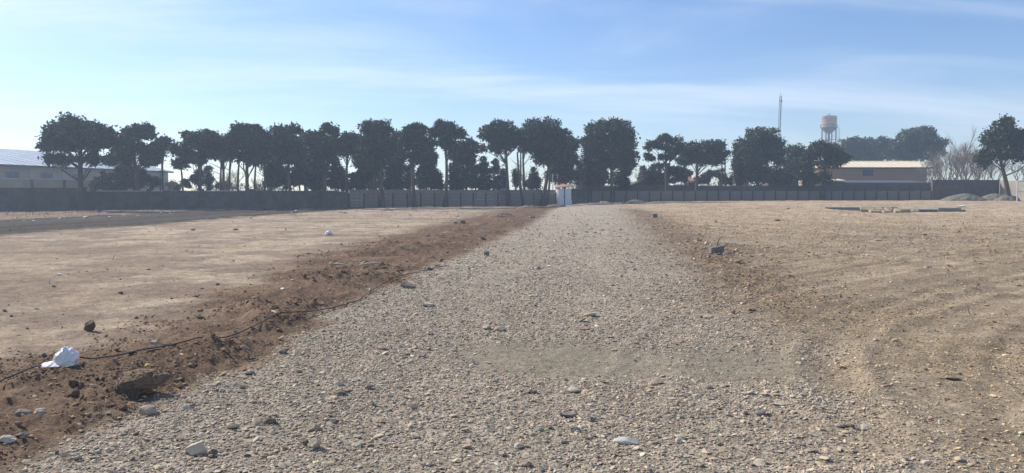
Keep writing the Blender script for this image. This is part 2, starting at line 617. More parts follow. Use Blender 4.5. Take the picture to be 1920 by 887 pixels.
    a2 = n.new('ShaderNodeAttribute'); a2.attribute_name = 'gravel'
    t = n.new('ShaderNodeTexCoord')
    n1 = n.new('ShaderNodeTexNoise'); n1.inputs['Scale'].default_value = 30; n1.inputs['Detail'].default_value = 8; n1.inputs['Roughness'].default_value = 0.7
    l.new(t.outputs['Object'], n1.inputs['Vector'])
    r1_ = n.new('ShaderNodeMapRange')
    r1_.inputs['From Min'].default_value = 0.3; r1_.inputs['From Max'].default_value = 0.7
    r1_.inputs['To Min'].default_value = 0.7; r1_.inputs['To Max'].default_value = 1.3
    l.new(n1.outputs['Fac'], r1_.inputs['Value'])
    vo = n.new('ShaderNodeTexVoronoi'); vo.inputs['Scale'].default_value = 24; vo.inputs['Randomness'].default_value = 1
    l.new(t.outputs['Object'], vo.inputs['Vector'])
    bw = n.new('ShaderNodeRGBToBW'); l.new(vo.outputs['Color'], bw.inputs[0])
    r2_ = n.new('ShaderNodeMapRange')
    r2_.inputs['From Min'].default_value = 0.2; r2_.inputs['From Max'].default_value = 0.8
    r2_.inputs['To Min'].default_value = 0.72; r2_.inputs['To Max'].default_value = 1.32
    l.new(bw.outputs[0], r2_.inputs['Value'])
    mx = n.new('ShaderNodeMix'); mx.data_type = 'FLOAT'
    gm = n.new('ShaderNodeMath'); gm.operation = 'MULTIPLY_ADD'
    l.new(a2.outputs['Fac'], gm.inputs[0]); gm.inputs[1].default_value = 0.7; gm.inputs[2].default_value = 0.25
    l.new(gm.outputs[0], mx.inputs['Factor'])
    mx.inputs['A'].default_value = 1.0
    l.new(r2_.outputs[0], mx.inputs['B'])
    ml = n.new('ShaderNodeMath'); ml.operation = 'MULTIPLY'
    n4 = n.new('ShaderNodeTexNoise'); n4.inputs['Scale'].default_value = 6.5; n4.inputs['Detail'].default_value = 7; n4.inputs['Roughness'].default_value = 0.78
    l.new(t.outputs['Object'], n4.inputs['Vector'])
    r4_ = n.new('ShaderNodeMapRange')
    r4_.inputs['From Min'].default_value = 0.32; r4_.inputs['From Max'].default_value = 0.68
    r4_.inputs['To Min'].default_value = 0.7; r4_.inputs['To Max'].default_value = 1.3
    l.new(n4.outputs['Fac'], r4_.inputs['Value'])
    m4 = n.new('ShaderNodeMath'); m4.operation = 'MULTIPLY'
    l.new(mx.outputs['Result'], m4.inputs[0]); l.new(r4_.outputs[0], m4.inputs[1])
    l.new(m4.outputs[0], ml.inputs[0]); l.new(r1_.outputs[0], ml.inputs[1])
    vm = n.new('ShaderNodeVectorMath'); vm.operation = 'SCALE'
    l.new(a1.outputs['Color'], vm.inputs[0]); l.new(ml.outputs[0], vm.inputs['Scale'])
    l.new(vm.outputs[0], b.inputs['Base Color'])
    n3 = n.new('ShaderNodeTexNoise'); n3.inputs['Scale'].default_value = 55; n3.inputs['Detail'].default_value = 5
    l.new(t.outputs['Object'], n3.inputs['Vector'])
    hs = n.new('ShaderNodeMath'); hs.operation = 'MULTIPLY_ADD'
    l.new(vo.outputs['Distance'], hs.inputs[0]); hs.inputs[1].default_value = -0.8
    l.new(n3.outputs['Fac'], hs.inputs[2])
    bp = n.new('ShaderNodeBump'); bp.inputs['Strength'].default_value = 0.55; bp.inputs['Distance'].default_value = 0.02
    l.new(hs.outputs[0], bp.inputs['Height']); bp2 = n.new('ShaderNodeBump'); bp2.inputs['Strength'].default_value = 0.6; bp2.inputs['Distance'].default_value = 0.09
    l.new(n4.outputs['Fac'], bp2.inputs['Height']); l.new(bp.outputs[0], bp2.inputs['Normal'])
    l.new(bp2.outputs[0], b.inputs['Normal'])
    b.inputs['Roughness'].default_value = 0.97
    b.inputs['Specular IOR Level'].default_value = 0.1
    me.materials.append(m)
    o = bpy.data.objects.new('ground', me)
    COL.objects.link(o)
    tag(o, kind='structure')


build_ground()


# ------------------------------------------------------------------ stones
def stone_verts(seed, sub=2, dims=(1, 0.75, 0.45), cuts=9, rough=0.08, fine=0.0):
    rs = random.Random(seed)
    bm = bmesh.new()
    bmesh.ops.create_icosphere(bm, subdivisions=sub, radius=1.0)
    planes = []
    for _ in range(cuts):
        d = Vector((rs.gauss(0, 1), rs.gauss(0, 1), rs.gauss(0, 1))).normalized()
        planes.append((d, rs.uniform(0.5, 0.85)))
    off = Vector((rs.uniform(0, 50), rs.uniform(0, 50), rs.uniform(0, 50)))
    for v in bm.verts:
        p = v.co.copy()
        for d, h in planes:
            k = p.dot(d)
            if k > h:
                p -= d * (k - h)
        p *= 1 + rough * mnoise.noise(p * 1.8 + off)
        if fine:
            p += p.normalized() * fine * mnoise.fractal(p * 4 + off, 1.0, 2.0, 4)
        v.co = Vector((p.x * dims[0], p.y * dims[1], p.z * dims[2])) * 0.5
    return bm


tint_mat, tnt, tb = new_mat('gravel_stone')
_a = tnt.nodes.new('ShaderNodeAttribute')
_a.attribute_type = 'INSTANCER'
_a.attribute_name = 'tint'
_t = tnt.nodes.new('ShaderNodeTexCoord')
_n = tnt.nodes.new('ShaderNodeTexNoise'); _n.inputs['Scale'].default_value = 3; _n.inputs['Detail'].default_value = 5
tnt.links.new(_t.outputs['Object'], _n.inputs['Vector'])
_r = tnt.nodes.new('ShaderNodeMapRange'); _r.inputs['To Min'].default_value = 0.6; _r.inputs['To Max'].default_value = 1.4
tnt.links.new(_n.outputs['Fac'], _r.inputs['Value'])
_s = tnt.nodes.new('ShaderNodeVectorMath'); _s.operation = 'SCALE'
tnt.links.new(_a.outputs['Color'], _s.inputs[0]); tnt.links.new(_r.outputs[0], _s.inputs['Scale'])
tnt.links.new(_s.outputs[0], tb.inputs['Base Color'])
tb.inputs['Specular IOR Level'].default_value = 0.12
tb.inputs['Roughness'].default_value = 0.85

stone_col = bpy.data.collections.new('stone_kinds')      # not linked: a library of shapes
for k in range(14):
    bm = stone_verts(100 + k, 2, (1, random.uniform(0.6, 0.9), random.uniform(0.28, 0.52)), 15, 0.1)
    me = bpy.data.meshes.new('stone_%02d' % k)
    bm.to_mesh(me)
    bm.free()
    me.materials.append(tint_mat)
    stone_col.objects.link(bpy.data.objects.new('stone_%02d' % k, me))


def scatter(name, X, Y, S, TINT, sink=0.15, flat=1.0):
    n = len(X)
    Z = height(X, Y)
    me = bpy.data.meshes.new(name)
    me.vertices.add(n)
    V = np.stack([X, Y, Z + S * (0.25 - sink)], 1).astype(np.float32)
    me.vertices.foreach_set('co', V.ravel())
    rot = np.stack([rng.normal(0, 0.28, n), rng.normal(0, 0.28, n), rng.uniform(0, 6.283, n)], 1).astype(np.float32)
    sc = np.stack([S * rng.uniform(0.8, 1.3, n), S * rng.uniform(0.7, 1.2, n), S * flat * rng.uniform(0.55, 1.25, n)], 1).astype(np.float32)
    me.attributes.new('rot', 'FLOAT_VECTOR', 'POINT').data.foreach_set('vector', rot.ravel())
    me.attributes.new('scl', 'FLOAT_VECTOR', 'POINT').data.foreach_set('vector', sc.ravel())
    me.attributes.new('pick', 'INT', 'POINT').data.foreach_set('value', rng.integers(0, 14, n).astype(np.int32))
    T = np.ones((n, 4), np.float32)
    T[:, :3] = TINT
    me.attributes.new('tint', 'FLOAT_COLOR', 'POINT').data.foreach_set('color', T.ravel())
    o = bpy.data.objects.new(name, me)
    COL.objects.link(o)
    ng = bpy.data.node_groups.new(name + '_nodes', 'GeometryNodeTree')
    ng.interface.new_socket('Geometry', in_out='INPUT', socket_type='NodeSocketGeometry')
    ng.interface.new_socket('Geometry', in_out='OUTPUT', socket_type='NodeSocketGeometry')
    N, L = ng.nodes, ng.links
    gi, go = N.new('NodeGroupInput'), N.new('NodeGroupOutput')
    ci = N.new('GeometryNodeCollectionInfo')
    ci.inputs['Collection'].default_value = stone_col
    ci.inputs['Separate Children'].default_value = True
    ci.inputs['Reset Children'].default_value = True
    ip = N.new('GeometryNodeInstanceOnPoints')

    def na(nm, ty):
        q = N.new('GeometryNodeInputNamedAttribute')
        q.data_type = ty
        q.inputs['Name'].default_value = nm
        return q.outputs['Attribute']
    L.new(gi.outputs[0], ip.inputs['Points'])
    L.new(ci.outputs[0], ip.inputs['Instance'])
    ip.inputs['Pick Instance'].default_value = True
    L.new(na('pick', 'INT'), ip.inputs['Instance Index'])
    er = N.new('FunctionNodeEulerToRotation')
    L.new(na('rot', 'FLOAT_VECTOR'), er.inputs[0])
    L.new(er.outputs[0], ip.inputs['Rotation'])
    L.new(na('scl', 'FLOAT_VECTOR'), ip.inputs['Scale'])
    L.new(ip.outputs[0], go.inputs[0])
    md = o.modifiers.new('scatter', 'NODES')
    md.node_group = ng
    return o


PAL = np.array([(0.46, 0.40, 0.32), (0.37, 0.32, 0.27), (0.52, 0.465, 0.375), (0.41, 0.335, 0.265), (0.29, 0.265, 0.235),
                (0.46, 0.36, 0.29), (0.39, 0.375, 0.33), (0.20, 0.185, 0.17), (0.58, 0.53, 0.45), (0.33, 0.25, 0.185)])
PALW = np.array([0.2, 0.16, 0.1, 0.15, 0.1, 0.1, 0.07, 0.04, 0.04, 0.04])


def sample_sector(n, r0, r1, half=0.66):
    r = np.sqrt(rng.uniform(r0 ** 2, r1 ** 2, n))
    t = rng.uniform(-half, half, n)
    return r * np.sin(t), r * np.cos(t)


def gravel():
    XS, YS, SS, TS = [], [], [], []
    #           size, density per m2 in full gravel, visible out to
    for s, dn, rmax in ((0.015, 2100, 9.5), (0.024, 1150, 14), (0.036, 200, 24), (0.052, 32, 46), (0.08, 12.0, 80), (0.14, 0.14, 80)):
        r0 = 3.0
        area = 0.66 * (rmax ** 2 - r0 ** 2)
        n = int(area * dn)
        n = min(n, 900000)
        X, Y = sample_sector(n, r0, rmax)
        M = masks(X, Y)
        patch = sst(0.5, 0.66, fbm(X * 0.7, Y * 1.5, 4, 91))
        patch2 = sst(0.54, 0.7, fbm(X * 2.2 + 9, Y * 4.0, 3, 93))
        rightside = (X > (road_left(Y) + road_right(Y)) / 2)
        trk = np.zeros_like(X)
        for d in track_dist(X, Y):
            trk = np.maximum(trk, np.exp(-(d / 1.1) ** 2))
        wheel = np.exp(-((X - (road_left(Y) * 0.68 + road_right(Y) * 0.32)) / 0.4) ** 2) + np.exp(-((X - (road_left(Y) * 0.36 + road_right(Y) * 0.64)) / 0.4) ** 2)
        dens = M['road'] * (1 - 0.4 * wheel * sst(6.5, 10, Y)) * (1 - 0.985 * M['mud']) * (0.5 + 0.75 * fbm(X * 1.6, Y * 1.6, 3, 95))
        dr = (0.2 + 0.42 * patch + 0.3 * patch2) * (1 - 0.75 * trk) + 0.4 * sst(14, 24, Y)
        dl = 0.012 + 0.02 * patch2
        other = np.where(rightside, dr, dl) * (1 - M['berm'])
        other = other * (1 - 0.3 * M['rd']) + 0.3 * M['rd']
        dens = np.maximum(dens, other * (1 - M['road'])) + M['berm'] * 0.05
        if s == 0.08:
            dens = dens * (0.15 + 0.85 * sst(9, 24, Y)) * (1 - 0.6 * M['road'])
        fade = 1 - 0.7 * sst(rmax * 0.45, rmax, np.hypot(X, Y))
        keep = rng.uniform(0, 1, n) < dens * fade
        X, Y = X[keep], Y[keep]
        m = len(X)
        S = s * np.exp(rng.normal(0, 0.25, m))
        T = PAL[rng.choice(len(PAL), m, p=PALW / PALW.sum())] * np.array([1.03, 1.0, 0.92]) * np.exp(rng.normal(0, 0.14, m))[:, None]
        w = M['road'][keep][:, None]
        T = T * w + (T * np.array([1.0, 0.9, 0.76])) * (1 - w)
        XS.append(X); YS.append(Y); SS.append(S); TS.append(T)
    X, Y, S, T = map(np.concatenate, (XS, YS, SS, TS))
    print('gravel stones', len(X))
    o = scatter('gravel', X, Y, S, np.clip(T, 0.03, 0.75), 0.12, 0.85)
    tag(o, 'grey and tan gravel covering the track and scattered over the ground', 'gravel', kind='stuff')
    # clods of turned soil
    XS, YS, SS = [], [], []
    for s, dn, rmax in ((0.013, 1100, 9), (0.024, 420, 15), (0.042, 60, 24), (0.075, 3.2, 40), (0.12, 0.2, 60)):
        n = int(0.66 * (rmax ** 2 - 9) * dn)
        X, Y = sample_sector(n, 3.0, rmax)
        M = masks(X, Y)
        dens = M['berm'] * (0.06 + 0.75 * sst(0.45, 0.7, fbm(X * 1.4, Y * 1.1, 4, 41, 0.6))) + 1.4 * np.exp(-(((X + 3.2) / 0.45) ** 2 + ((Y - 6.3) / 0.4) ** 2)) + 0.5 * M['rd'] + 0.005 * (X < 0) * (1 - M['road'])
        keep = rng.uniform(0, 1, n) < dens
        XS.append(X[keep]); YS.append(Y[keep]); SS.append(s * np.exp(rng.normal(0, 0.3, keep.sum())))
    X, Y, S = map(np.concatenate, (XS, YS, SS))
    n = len(X)
    print('clods', n)
    T = np.array([[0.19, 0.13, 0.088]]) * np.exp(rng.normal(0, 0.25, n))[:, None]
    inb = masks(X, Y)
    fl = ((inb['berm'] + inb['rd']) < 0.3)[:, None]
    T = np.where(fl, np.array([[0.2, 0.15, 0.1]]) * np.exp(rng.normal(0, 0.3, n))[:, None], T)
    o = scatter('soil_clods', X, Y, S, T, 0.1, 1.3)
    tag(o, 'brown clods of turned soil along the bank beside the track', 'soil', kind='stuff')


gravel()

M_ST = {
    'pale': rough_mat('pale_stone', (0.42, 0.365, 0.28), (0.56, 0.495, 0.39), 6, bump=0.4, bscale=30),
    'tan': rough_mat('tan_stone', (0.28, 0.23, 0.17), (0.4, 0.34, 0.26), 6, bump=0.4, bscale=30),
    'dark': rough_mat('dark_stone', (0.11, 0.09, 0.07), (0.21, 0.175, 0.14), 6, bump=0.4, bscale=30),
    'slate': rough_mat('slate_stone', (0.15, 0.14, 0.125), (0.26, 0.245, 0.215), 8, bump=0.4, bscale=30),
    'green': rough_mat('greenish_stone', (0.34, 0.345, 0.28), (0.46, 0.465, 0.38), 8, bump=0.2, bscale=30),
    'soil': rough_mat('soil_clod', (0.08, 0.052, 0.034), (0.17, 0.12, 0.082), 9, bump=0.9, bscale=26),
    'concrete': rough_mat('concrete_lump', (0.15, 0.135, 0.115), (0.25, 0.23, 0.195), 7, bump=0.6, bscale=30),
    'white': rough_mat('white_scrap', (0.6, 0.58, 0.55), (0.8, 0.79, 0.77), 6, bump=0.3, bscale=20),
    'yellow': rough_mat('yellow_scrap', (0.6, 0.4, 0.13), (0.75, 0.55, 0.25), 10, bump=0.2),
    'grey': rough_mat('smooth_pebble', (0.46, 0.45, 0.39), (0.56, 0.55, 0.48), 10, bump=0.15, bscale=40),
    'rose': rough_mat('rose_stone', (0.3, 0.22, 0.18), (0.42, 0.33, 0.28), 6, bump=0.4, bscale=30),
}


def stone_at(name, cat, px, py, w, h, kind, label, seed, yaw=None, depth=0.8, cuts=9, tilt=0.1, group=None, fine=0.03, rough=0.12):
    """px, py: middle of the stone's foot; w, h its size as seen (1920 wide picture)"""
    g = G(px, py)
    m = g.y / F
    W = w * m
    Hh = max(h * m, 0.012) * 1.15
    bm = stone_verts(seed, 3, (W, W * depth, Hh), cuts, rough, fine)
    me = bpy.data.meshes.new(name)
    zmin = min(v.co.z for v in bm.verts)
    zmax = max(v.co.z for v in bm.verts)
    k = Hh / (zmax - zmin)
    xs = [v.co.x for v in bm.verts]
    kx = W / (max(xs) - min(xs))
    for v in bm.verts:
        v.co = Vector((v.co.x * kx, v.co.y * kx, (v.co.z - zmin) * k - Hh * 0.13))
    bm.to_mesh(me)
    bm.free()
    me.materials.append(M_ST[kind])
    o = bpy.data.objects.new(name, me)
    COL.objects.link(o)
    o.location = g
    rs = random.Random(seed * 3 + 1)
    o.rotation_euler = (rs.uniform(-tilt, tilt), rs.uniform(-tilt, tilt), rs.uniform(-0.3, 0.3) if yaw is None else yaw)
    tag(o, label, cat, group)
    return o

# ------------------------------------------------------------------ foliage
def leaf_quads(C, Rr, count, size, flatz=0.78, upward=0.15, aspect=0.55):
    """C (n,3) clump centres, Rr (n,) clump radii -> leaf tufts on and inside each clump"""
    n = len(C)
    w = Rr ** 2
    idx = rng.choice(n, count, p=w / w.sum())
    d = rng.normal(size=(count, 3))
    d[:, 2] += upward
    d /= np.linalg.norm(d, axis=1)[:, None]
    rad = Rr[idx] * np.power(rng.uniform(0.2, 1.0, count), 0.5) * rng.uniform(0.85, 1.15, count)
    stray = rng.uniform(0, 1, count) < 0.16
    rad = np.where(stray, Rr[idx] * rng.uniform(1.0, 1.45, count), rad)
    pos = C[idx] + d * rad[:, None] * np.array([1, 1, flatz])
    ax = d + rng.normal(size=(count, 3)) * 0.75
    ax /= np.linalg.norm(ax, axis=1)[:, None]
    up = rng.normal(size=(count, 3))
    sd_ = np.cross(ax, up)
    sd_ /= np.maximum(np.linalg.norm(sd_, axis=1), 1e-6)[:, None]
    s = size * rng.uniform(0.55, 1.35, count)[:, None]
    a, b = ax * s * 0.5, sd_ * s * 0.5 * aspect
    V = np.stack([pos - a - b * 0.5, pos - a * 0.2 + b, pos + a, pos - a * 0.2 - b], 1).reshape(-1, 3)
    Q = np.arange(count * 4).reshape(-1, 4)
    return V, Q


def bent(p0, p1, n=5, sag=0.08, r=None):
    rs = r or random
    p0, p1 = Vector(p0), Vector(p1)
    L = (p1 - p0).length
    o1 = Vector((rs.uniform(-1, 1), rs.uniform(-1, 1), rs.uniform(-0.3, 0.6))) * L * sag
    out = []
    for i in range(n + 1):
        t = i / n
        out.append(p0.lerp(p1, t) + o1 * math.sin(math.pi * t))
    return out


def pine(label, trunk_px, Y, lobes, base_row=None, leaves=6500, tr=0.24, top_px=None, leaf=0.27, puff=(0.45, 0.95), stems=None,
         mat=None, dens=1.0, group='pine trees along the boundary wall', cat='pine tree', name='pine_tree', extra_trunks=()):
    """lobes: (px, py, rx, ry) ellipses of the crown seen from the camera, given real depth about Y"""
    mat = mat or M_PINE
    m = Y / F
    bx = P(trunk_px, 380, Y).x
    bz = H(bx, Y)
    root = thing(name, (bx, Y, bz), label, cat, group)
    C, Rr = [], []
    totl = sum(l[2] * l[3] for l in lobes)
    for (lx, ly, rx, ry) in lobes:
        c = P(lx, ly, Y)
        ax, az = rx * m, ry * m
        ay = min(ax, 3.6) * 0.95
        ax, az = ax * 1.1, az * 1.12
        np_ = max(6, int(ax * az * 8.5 * dens))
        for _ in range(np_):
            while True:
                q = np.array([random.uniform(-1, 1), random.uniform(-1, 1), random.uniform(-1, 1)])
                rr = np.linalg.norm(q)
                if 0.15 < rr < 1:
                    break
            pr = (puff[0] + (puff[1] * 1.12 - puff[0]) * random.random() ** 1.5) * min(1.0, 0.55 + az * 0.25)
            q = q * np.array([max(ax - pr * 0.8, ax * 0.35), max(ay - pr * 0.8, ay * 0.35), max(az - pr * 0.7, az * 0.3)])
            C.append([c.x + q[0], c.y + q[1], c.z + q[2]])
            Rr.append(pr)
    C, Rr = np.array(C), np.array(Rr)
    o = Vector((bx, Y, bz))
    V, Q = leaf_quads(C, Rr, int(leaves * 1.75), leaf * 1.12)
    V = V - np.array(o)
    np_mesh('crown', V, Q, mat, root)
    # trunk with limbs
    tb_ = MB()
    big = max(lobes, key=lambda l: l[2] * l[3])
    tp = P(top_px if top_px is not None else big[0], big[1], Y) - o
    low = min(C[:, 2]) - bz
    pts = bent((0, 0, -0.15), tp, 8, 0.03)
    n = len(pts)
    rad = [tr * (1.35 if i == 0 else 1) * (1 - 0.62 * i / (n - 1)) for i in range(n)]
    tb_.tube(pts, rad, 8)
    tb_.build('trunk', M_BARK, root, True)
    ends = random.sample(range(len(C)), min(len(C), 16))
    for e_ in ends:
        cpt = Vector(C[e_]) - o
        tz = max(0.35, min(0.95, (cpt.z - 1.0) / max(tp.z, 0.1) - 0.12))
        k = tz * (n - 1)
        i0 = min(int(k), n - 2)
        st_ = pts[i0].lerp(pts[i0 + 1], k - i0)
        r0 = tr * (0.36 - 0.15 * tz)
        MB().tube(bent(st_, cpt, 4, 0.12), [r0, r0 * 0.8, r0 * 0.6, r0 * 0.42, r0 * 0.25], 5, False).build('limb', M_BARK, root, True)
    for (ax_, ay_, tx_, ty_, r_) in extra_trunks:
        a = P(ax_, 380, Y + 0.6)
        a = Vector((a.x, Y + 0.6, H(a.x, Y + 0.6) - 0.1)) - o
        b = P(tx_, ty_, Y + 0.3) - o
        MB().tube(bent(a, b, 6, 0.04), [r_ * (1 - 0.09 * i) for i in range(7)], 7).build('trunk', M_BARK, root, True)
    return root


def YW(px):
    """distance of the boundary wall on the left of the shed"""
    return 87.1 / (1 - 0.597 * (px - 960) / F)


PINES = [
    # label, trunk px, dY from wall, lobes, kwargs
    ('large broad pine standing in front of the left wall, leftmost of all trees', 152, -0.9,
     [(148, 252, 58, 34), (112, 262, 30, 22), (186, 262, 26, 24), (88, 277, 17, 8), (130, 300, 42, 9), (180, 300, 26, 9), (100, 297, 14, 7)], dict(leaves=8500, tr=0.3, top_px=152)),
    ('pine with a narrow raised top behind the wall, second tree from the left', 268, 3.0,
     [(262, 248, 30, 19), (252, 272, 42, 20), (292, 282, 24, 17), (236, 292, 28, 12), (272, 300, 26, 14)], dict(leaves=6000, tr=0.25)),
    ('slim pine with a small crown beside the tall thin pole left of a sky gap', 306, 7.0, [(304, 268, 16, 9), (300, 276, 14, 10)], dict(leaves=1300, tr=0.11, top_px=306)),
    ('round-headed pine right of the bright gap by the warehouse', 374, 2.5,
     [(374, 262, 42, 21), (345, 284, 26, 18), (400, 282, 30, 18), (338, 306, 16, 11), (376, 300, 22, 13)], dict(leaves=6000, tr=0.22, extra_trunks=[(343, 0, 338, 300, 0.13)])),
    ('wide pine of two trunks with a humped top behind the dark wall', 466, 2.0,
     [(466, 252, 40, 20), (440, 272, 28, 22), (488, 276, 32, 24), (458, 296, 36, 16)], dict(leaves=6800, tr=0.23, extra_trunks=[(448, 0, 450, 290, 0.15), (478, 0, 482, 290, 0.14)])),
    ('loose-topped pine between two fuller pines behind the dark wall', 545, 3.2,
     [(526, 246, 18, 12), (552, 244, 16, 10), (538, 266, 32, 22), (536, 296, 32, 18)], dict(leaves=5000, tr=0.2)),
    ('pine with a lifted knob on top in front of the dark wall', 605, -1.2,
     [(618, 245, 24, 15), (592, 258, 25, 15), (608, 276, 42, 24), (600, 305, 38, 20)], dict(leaves=7000, tr=0.27)),
    ('low pine filling the dip between the knob-topped pine and a taller one', 652, 2.5, [(655, 258, 16, 12), (652, 278, 24, 20)], dict(leaves=3000, tr=0.2)),
    ('tall full pine in front of the first concrete panels', 718, -1.3,
     [(708, 244, 36, 20), (708, 272, 42, 26), (702, 302, 38, 20)], dict(leaves=7600, tr=0.27)),
    ('pine with a notched double top right of the tall full pine', 778, -0.9,
     [(764, 245, 16, 15), (786, 243, 18, 14), (776, 268, 32, 22), (776, 294, 30, 14)], dict(leaves=5200, tr=0.24)),
    ('umbrella pine on a slender bare trunk in front of the panel wall', 834, -1.0,
     [(830, 240, 24, 14), (852, 250, 22, 13), (816, 250, 14, 10), (836, 268, 26, 10)], dict(leaves=4200, tr=0.22, top_px=832)),
    ('low rounded pine in the dip right of the umbrella pine', 880, 5.0, [(878, 277, 26, 14), (866, 292, 30, 14)], dict(leaves=3600, tr=0.17)),
    ('pine with a flat wide crown over a leaning trunk left of the shed', 954, -0.9,
     [(938, 242, 36, 18), (912, 254, 22, 14), (948, 262, 38, 20), (930, 280, 34, 12)], dict(leaves=6200, tr=0.25, extra_trunks=[(982, 0, 970, 285, 0.18)])),
    ('big dense pine with a stepped top just left of the shed', 1016, -0.5,
     [(1018, 240, 40, 20), (996, 262, 28, 26), (1040, 262, 34, 28), (1030, 292, 36, 22)], dict(leaves=8200, tr=0.26, extra_trunks=[(1026, 0, 1032, 290, 0.16)])),
    ('dense low-branched pine standing directly behind the white shed', 1058, 3.0, [(1072, 272, 18, 18), (1058, 298, 32, 30), (1060, 330, 30, 18)], dict(leaves=6000, tr=0.22)),
]
for lab, tpx, dy, lob, kw in PINES:
    pine(lab, tpx, YW(tpx) + dy, lob, **kw)
PR = [
    ('huge round dense pine right of the shed with its trunk before the wall', 1146, 92.0,
     [(1142, 246, 46, 26), (1118, 268, 28, 28), (1168, 270, 30, 30), (1144, 290, 50, 30), (1112, 306, 24, 20), (1180, 300, 20, 22)], dict(leaves=13000, tr=0.26)),
    ('dark ivy-clad pine trunk with thick growth right of the huge pine', 1168, 99.0, [(1168, 318, 14, 30), (1168, 345, 15, 14)], dict(leaves=3600, tr=0.3, puff=(0.4, 0.7), mat=M_CYPRESS)),
    ('airy see-through pine on the right of the huge round one', 1252, 97.5,
     [(1248, 263, 30, 13), (1226, 274, 20, 12), (1268, 280, 24, 14), (1244, 296, 26, 8), (1216, 294, 12, 9)], dict(leaves=3600, tr=0.24, puff=(0.4, 0.8))),
    ('flat-topped pine between the airy pine and a big dark one', 1307, 97.5,
     [(1326, 275, 40, 13), (1306, 290, 24, 16), (1346, 292, 22, 18), (1322, 300, 36, 14)], dict(leaves=5600, tr=0.24, top_px=1310)),
    ('massive dark pine below and left of the radio mast', 1420, 101.0,
     [(1428, 258, 38, 20), (1400, 278, 30, 24), (1446, 280, 30, 28), (1420, 305, 48, 30), (1392, 310, 20, 22), (1420, 332, 46, 14)], dict(leaves=12500, tr=0.28, top_px=1424)),
    ('small pine crown showing right of the massive dark pine', 1494, 112.0, [(1494, 284, 24, 13), (1492, 310, 30, 24)], dict(leaves=4600, tr=0.2)),
    ('spreading low pine in front of the cream-roofed building', 1546, 96.0,
     [(1545, 282, 34, 18), (1522, 292, 20, 14), (1570, 296, 24, 16), (1538, 308, 44, 12), (1508, 320, 20, 20), (1530, 336, 28, 14)], dict(leaves=7200, tr=0.2)),
    ('distant pine just right of the water tower legs', 1598, 165.0, [(1606, 270, 26, 15), (1590, 284, 36, 22), (1620, 290, 30, 16)], dict(leaves=6000, tr=0.25, leaf=0.42, group='distant pines beyond the cream-roofed building')),
    ('distant pine in the middle of the row beyond the cream roof', 1648, 170.0, [(1652, 274, 36, 19), (1640, 290, 42, 18), (1680, 286, 30, 18)], dict(leaves=6500, tr=0.25, leaf=0.42, group='distant pines beyond the cream-roofed building')),
    ('tall domed distant pine at the right end of the cream roof', 1728, 150.0,
     [(1722, 252, 34, 16), (1700, 268, 30, 18), (1746, 272, 30, 15), (1714, 288, 56, 16)], dict(leaves=7000, tr=0.3, leaf=0.4, group='distant pines beyond the cream-roofed building')),
    ('leaning pine at the right edge in front of the sunlit wall', 1893, 88.0,
     [(1884, 240, 24, 20), (1862, 262, 26, 20), (1904, 262, 28, 26), (1930, 262, 24, 24), (1878, 288, 40, 20), (1846, 300, 16, 22), (1918, 298, 26, 12)],
     dict(leaves=9500, tr=0.32, top_px=1872)),
]
for lab, tpx, y_, lob, kw in PR:
    pine(lab, tpx, y_, lob, **kw)

# the second row, filling the gaps of the first
for lab, tpx, dy, lob, lv in (
    ('pine of the second row filling between warehouse corner and second tree', 226, 9.0, [(228, 290, 22, 14), (214, 300, 18, 10)], 2000),
    ('second-row pine seen between the round-headed and the two-trunk pine', 415, 8.0, [(416, 272, 24, 16), (420, 292, 26, 12)], 2600),
    ('second-row pine behind the right half of the two-trunk pine', 504, 8.0, [(508, 270, 24, 22), (508, 300, 26, 22), (514, 326, 22, 16)], 4200),
    ('second-row pine between the loose-topped and the knob-topped pine', 576, 8.5, [(574, 268, 22, 18), (572, 296, 26, 20), (574, 322, 24, 16)], 4200),
    ('second-row pine left of the tall full pine', 684, 9.0, [(682, 270, 20, 20), (680, 298, 20, 18), (690, 318, 16, 12)], 3200),
    ('second-row pine between the tall full pine and the notched one', 748, 9.0, [(744, 266, 20, 20), (746, 292, 20, 16)], 3000),
    ('second-row pine between the notched pine and the umbrella pine', 806, 9.0, [(806, 272, 20, 16), (800, 292, 20, 12)], 2600),
    ('second-row pine left of the conical cypress bush', 862, 12.0, [(856, 284, 22, 14), (864, 300, 20, 10)], 2200),
    ('second-row pine behind the left of the big stepped pine', 985, 9.0, [(980, 258, 20, 18), (986, 276, 18, 12)], 2400),
    ('second-row pine behind the right of the big stepped pine', 1046, 8.0, [(1052, 268, 18, 18), (1046, 300, 24, 20), (1040, 326, 20, 16)], 3800),
    ('second-row pine in the notch between airy and flat-topped pine', 1290, 12.0, [(1288, 284, 16, 10), (1284, 300, 18, 10)], 1600),
):
    yb = YW(tpx) + dy if tpx < 1060 else 108
    pine(lab, tpx, yb, lob, leaves=lv, tr=0.2)



def shrub(label, px, Y, lobes, leaves, mat, name='shrub', cat='shrub', leaf=0.2, puff=(0.3, 0.6), group='shrubs behind the boundary wall'):
    return pine(label, px, Y, lobes, leaves=leaves, tr=0.08, leaf=leaf, puff=puff, mat=mat, group=group, cat=cat, name=name)


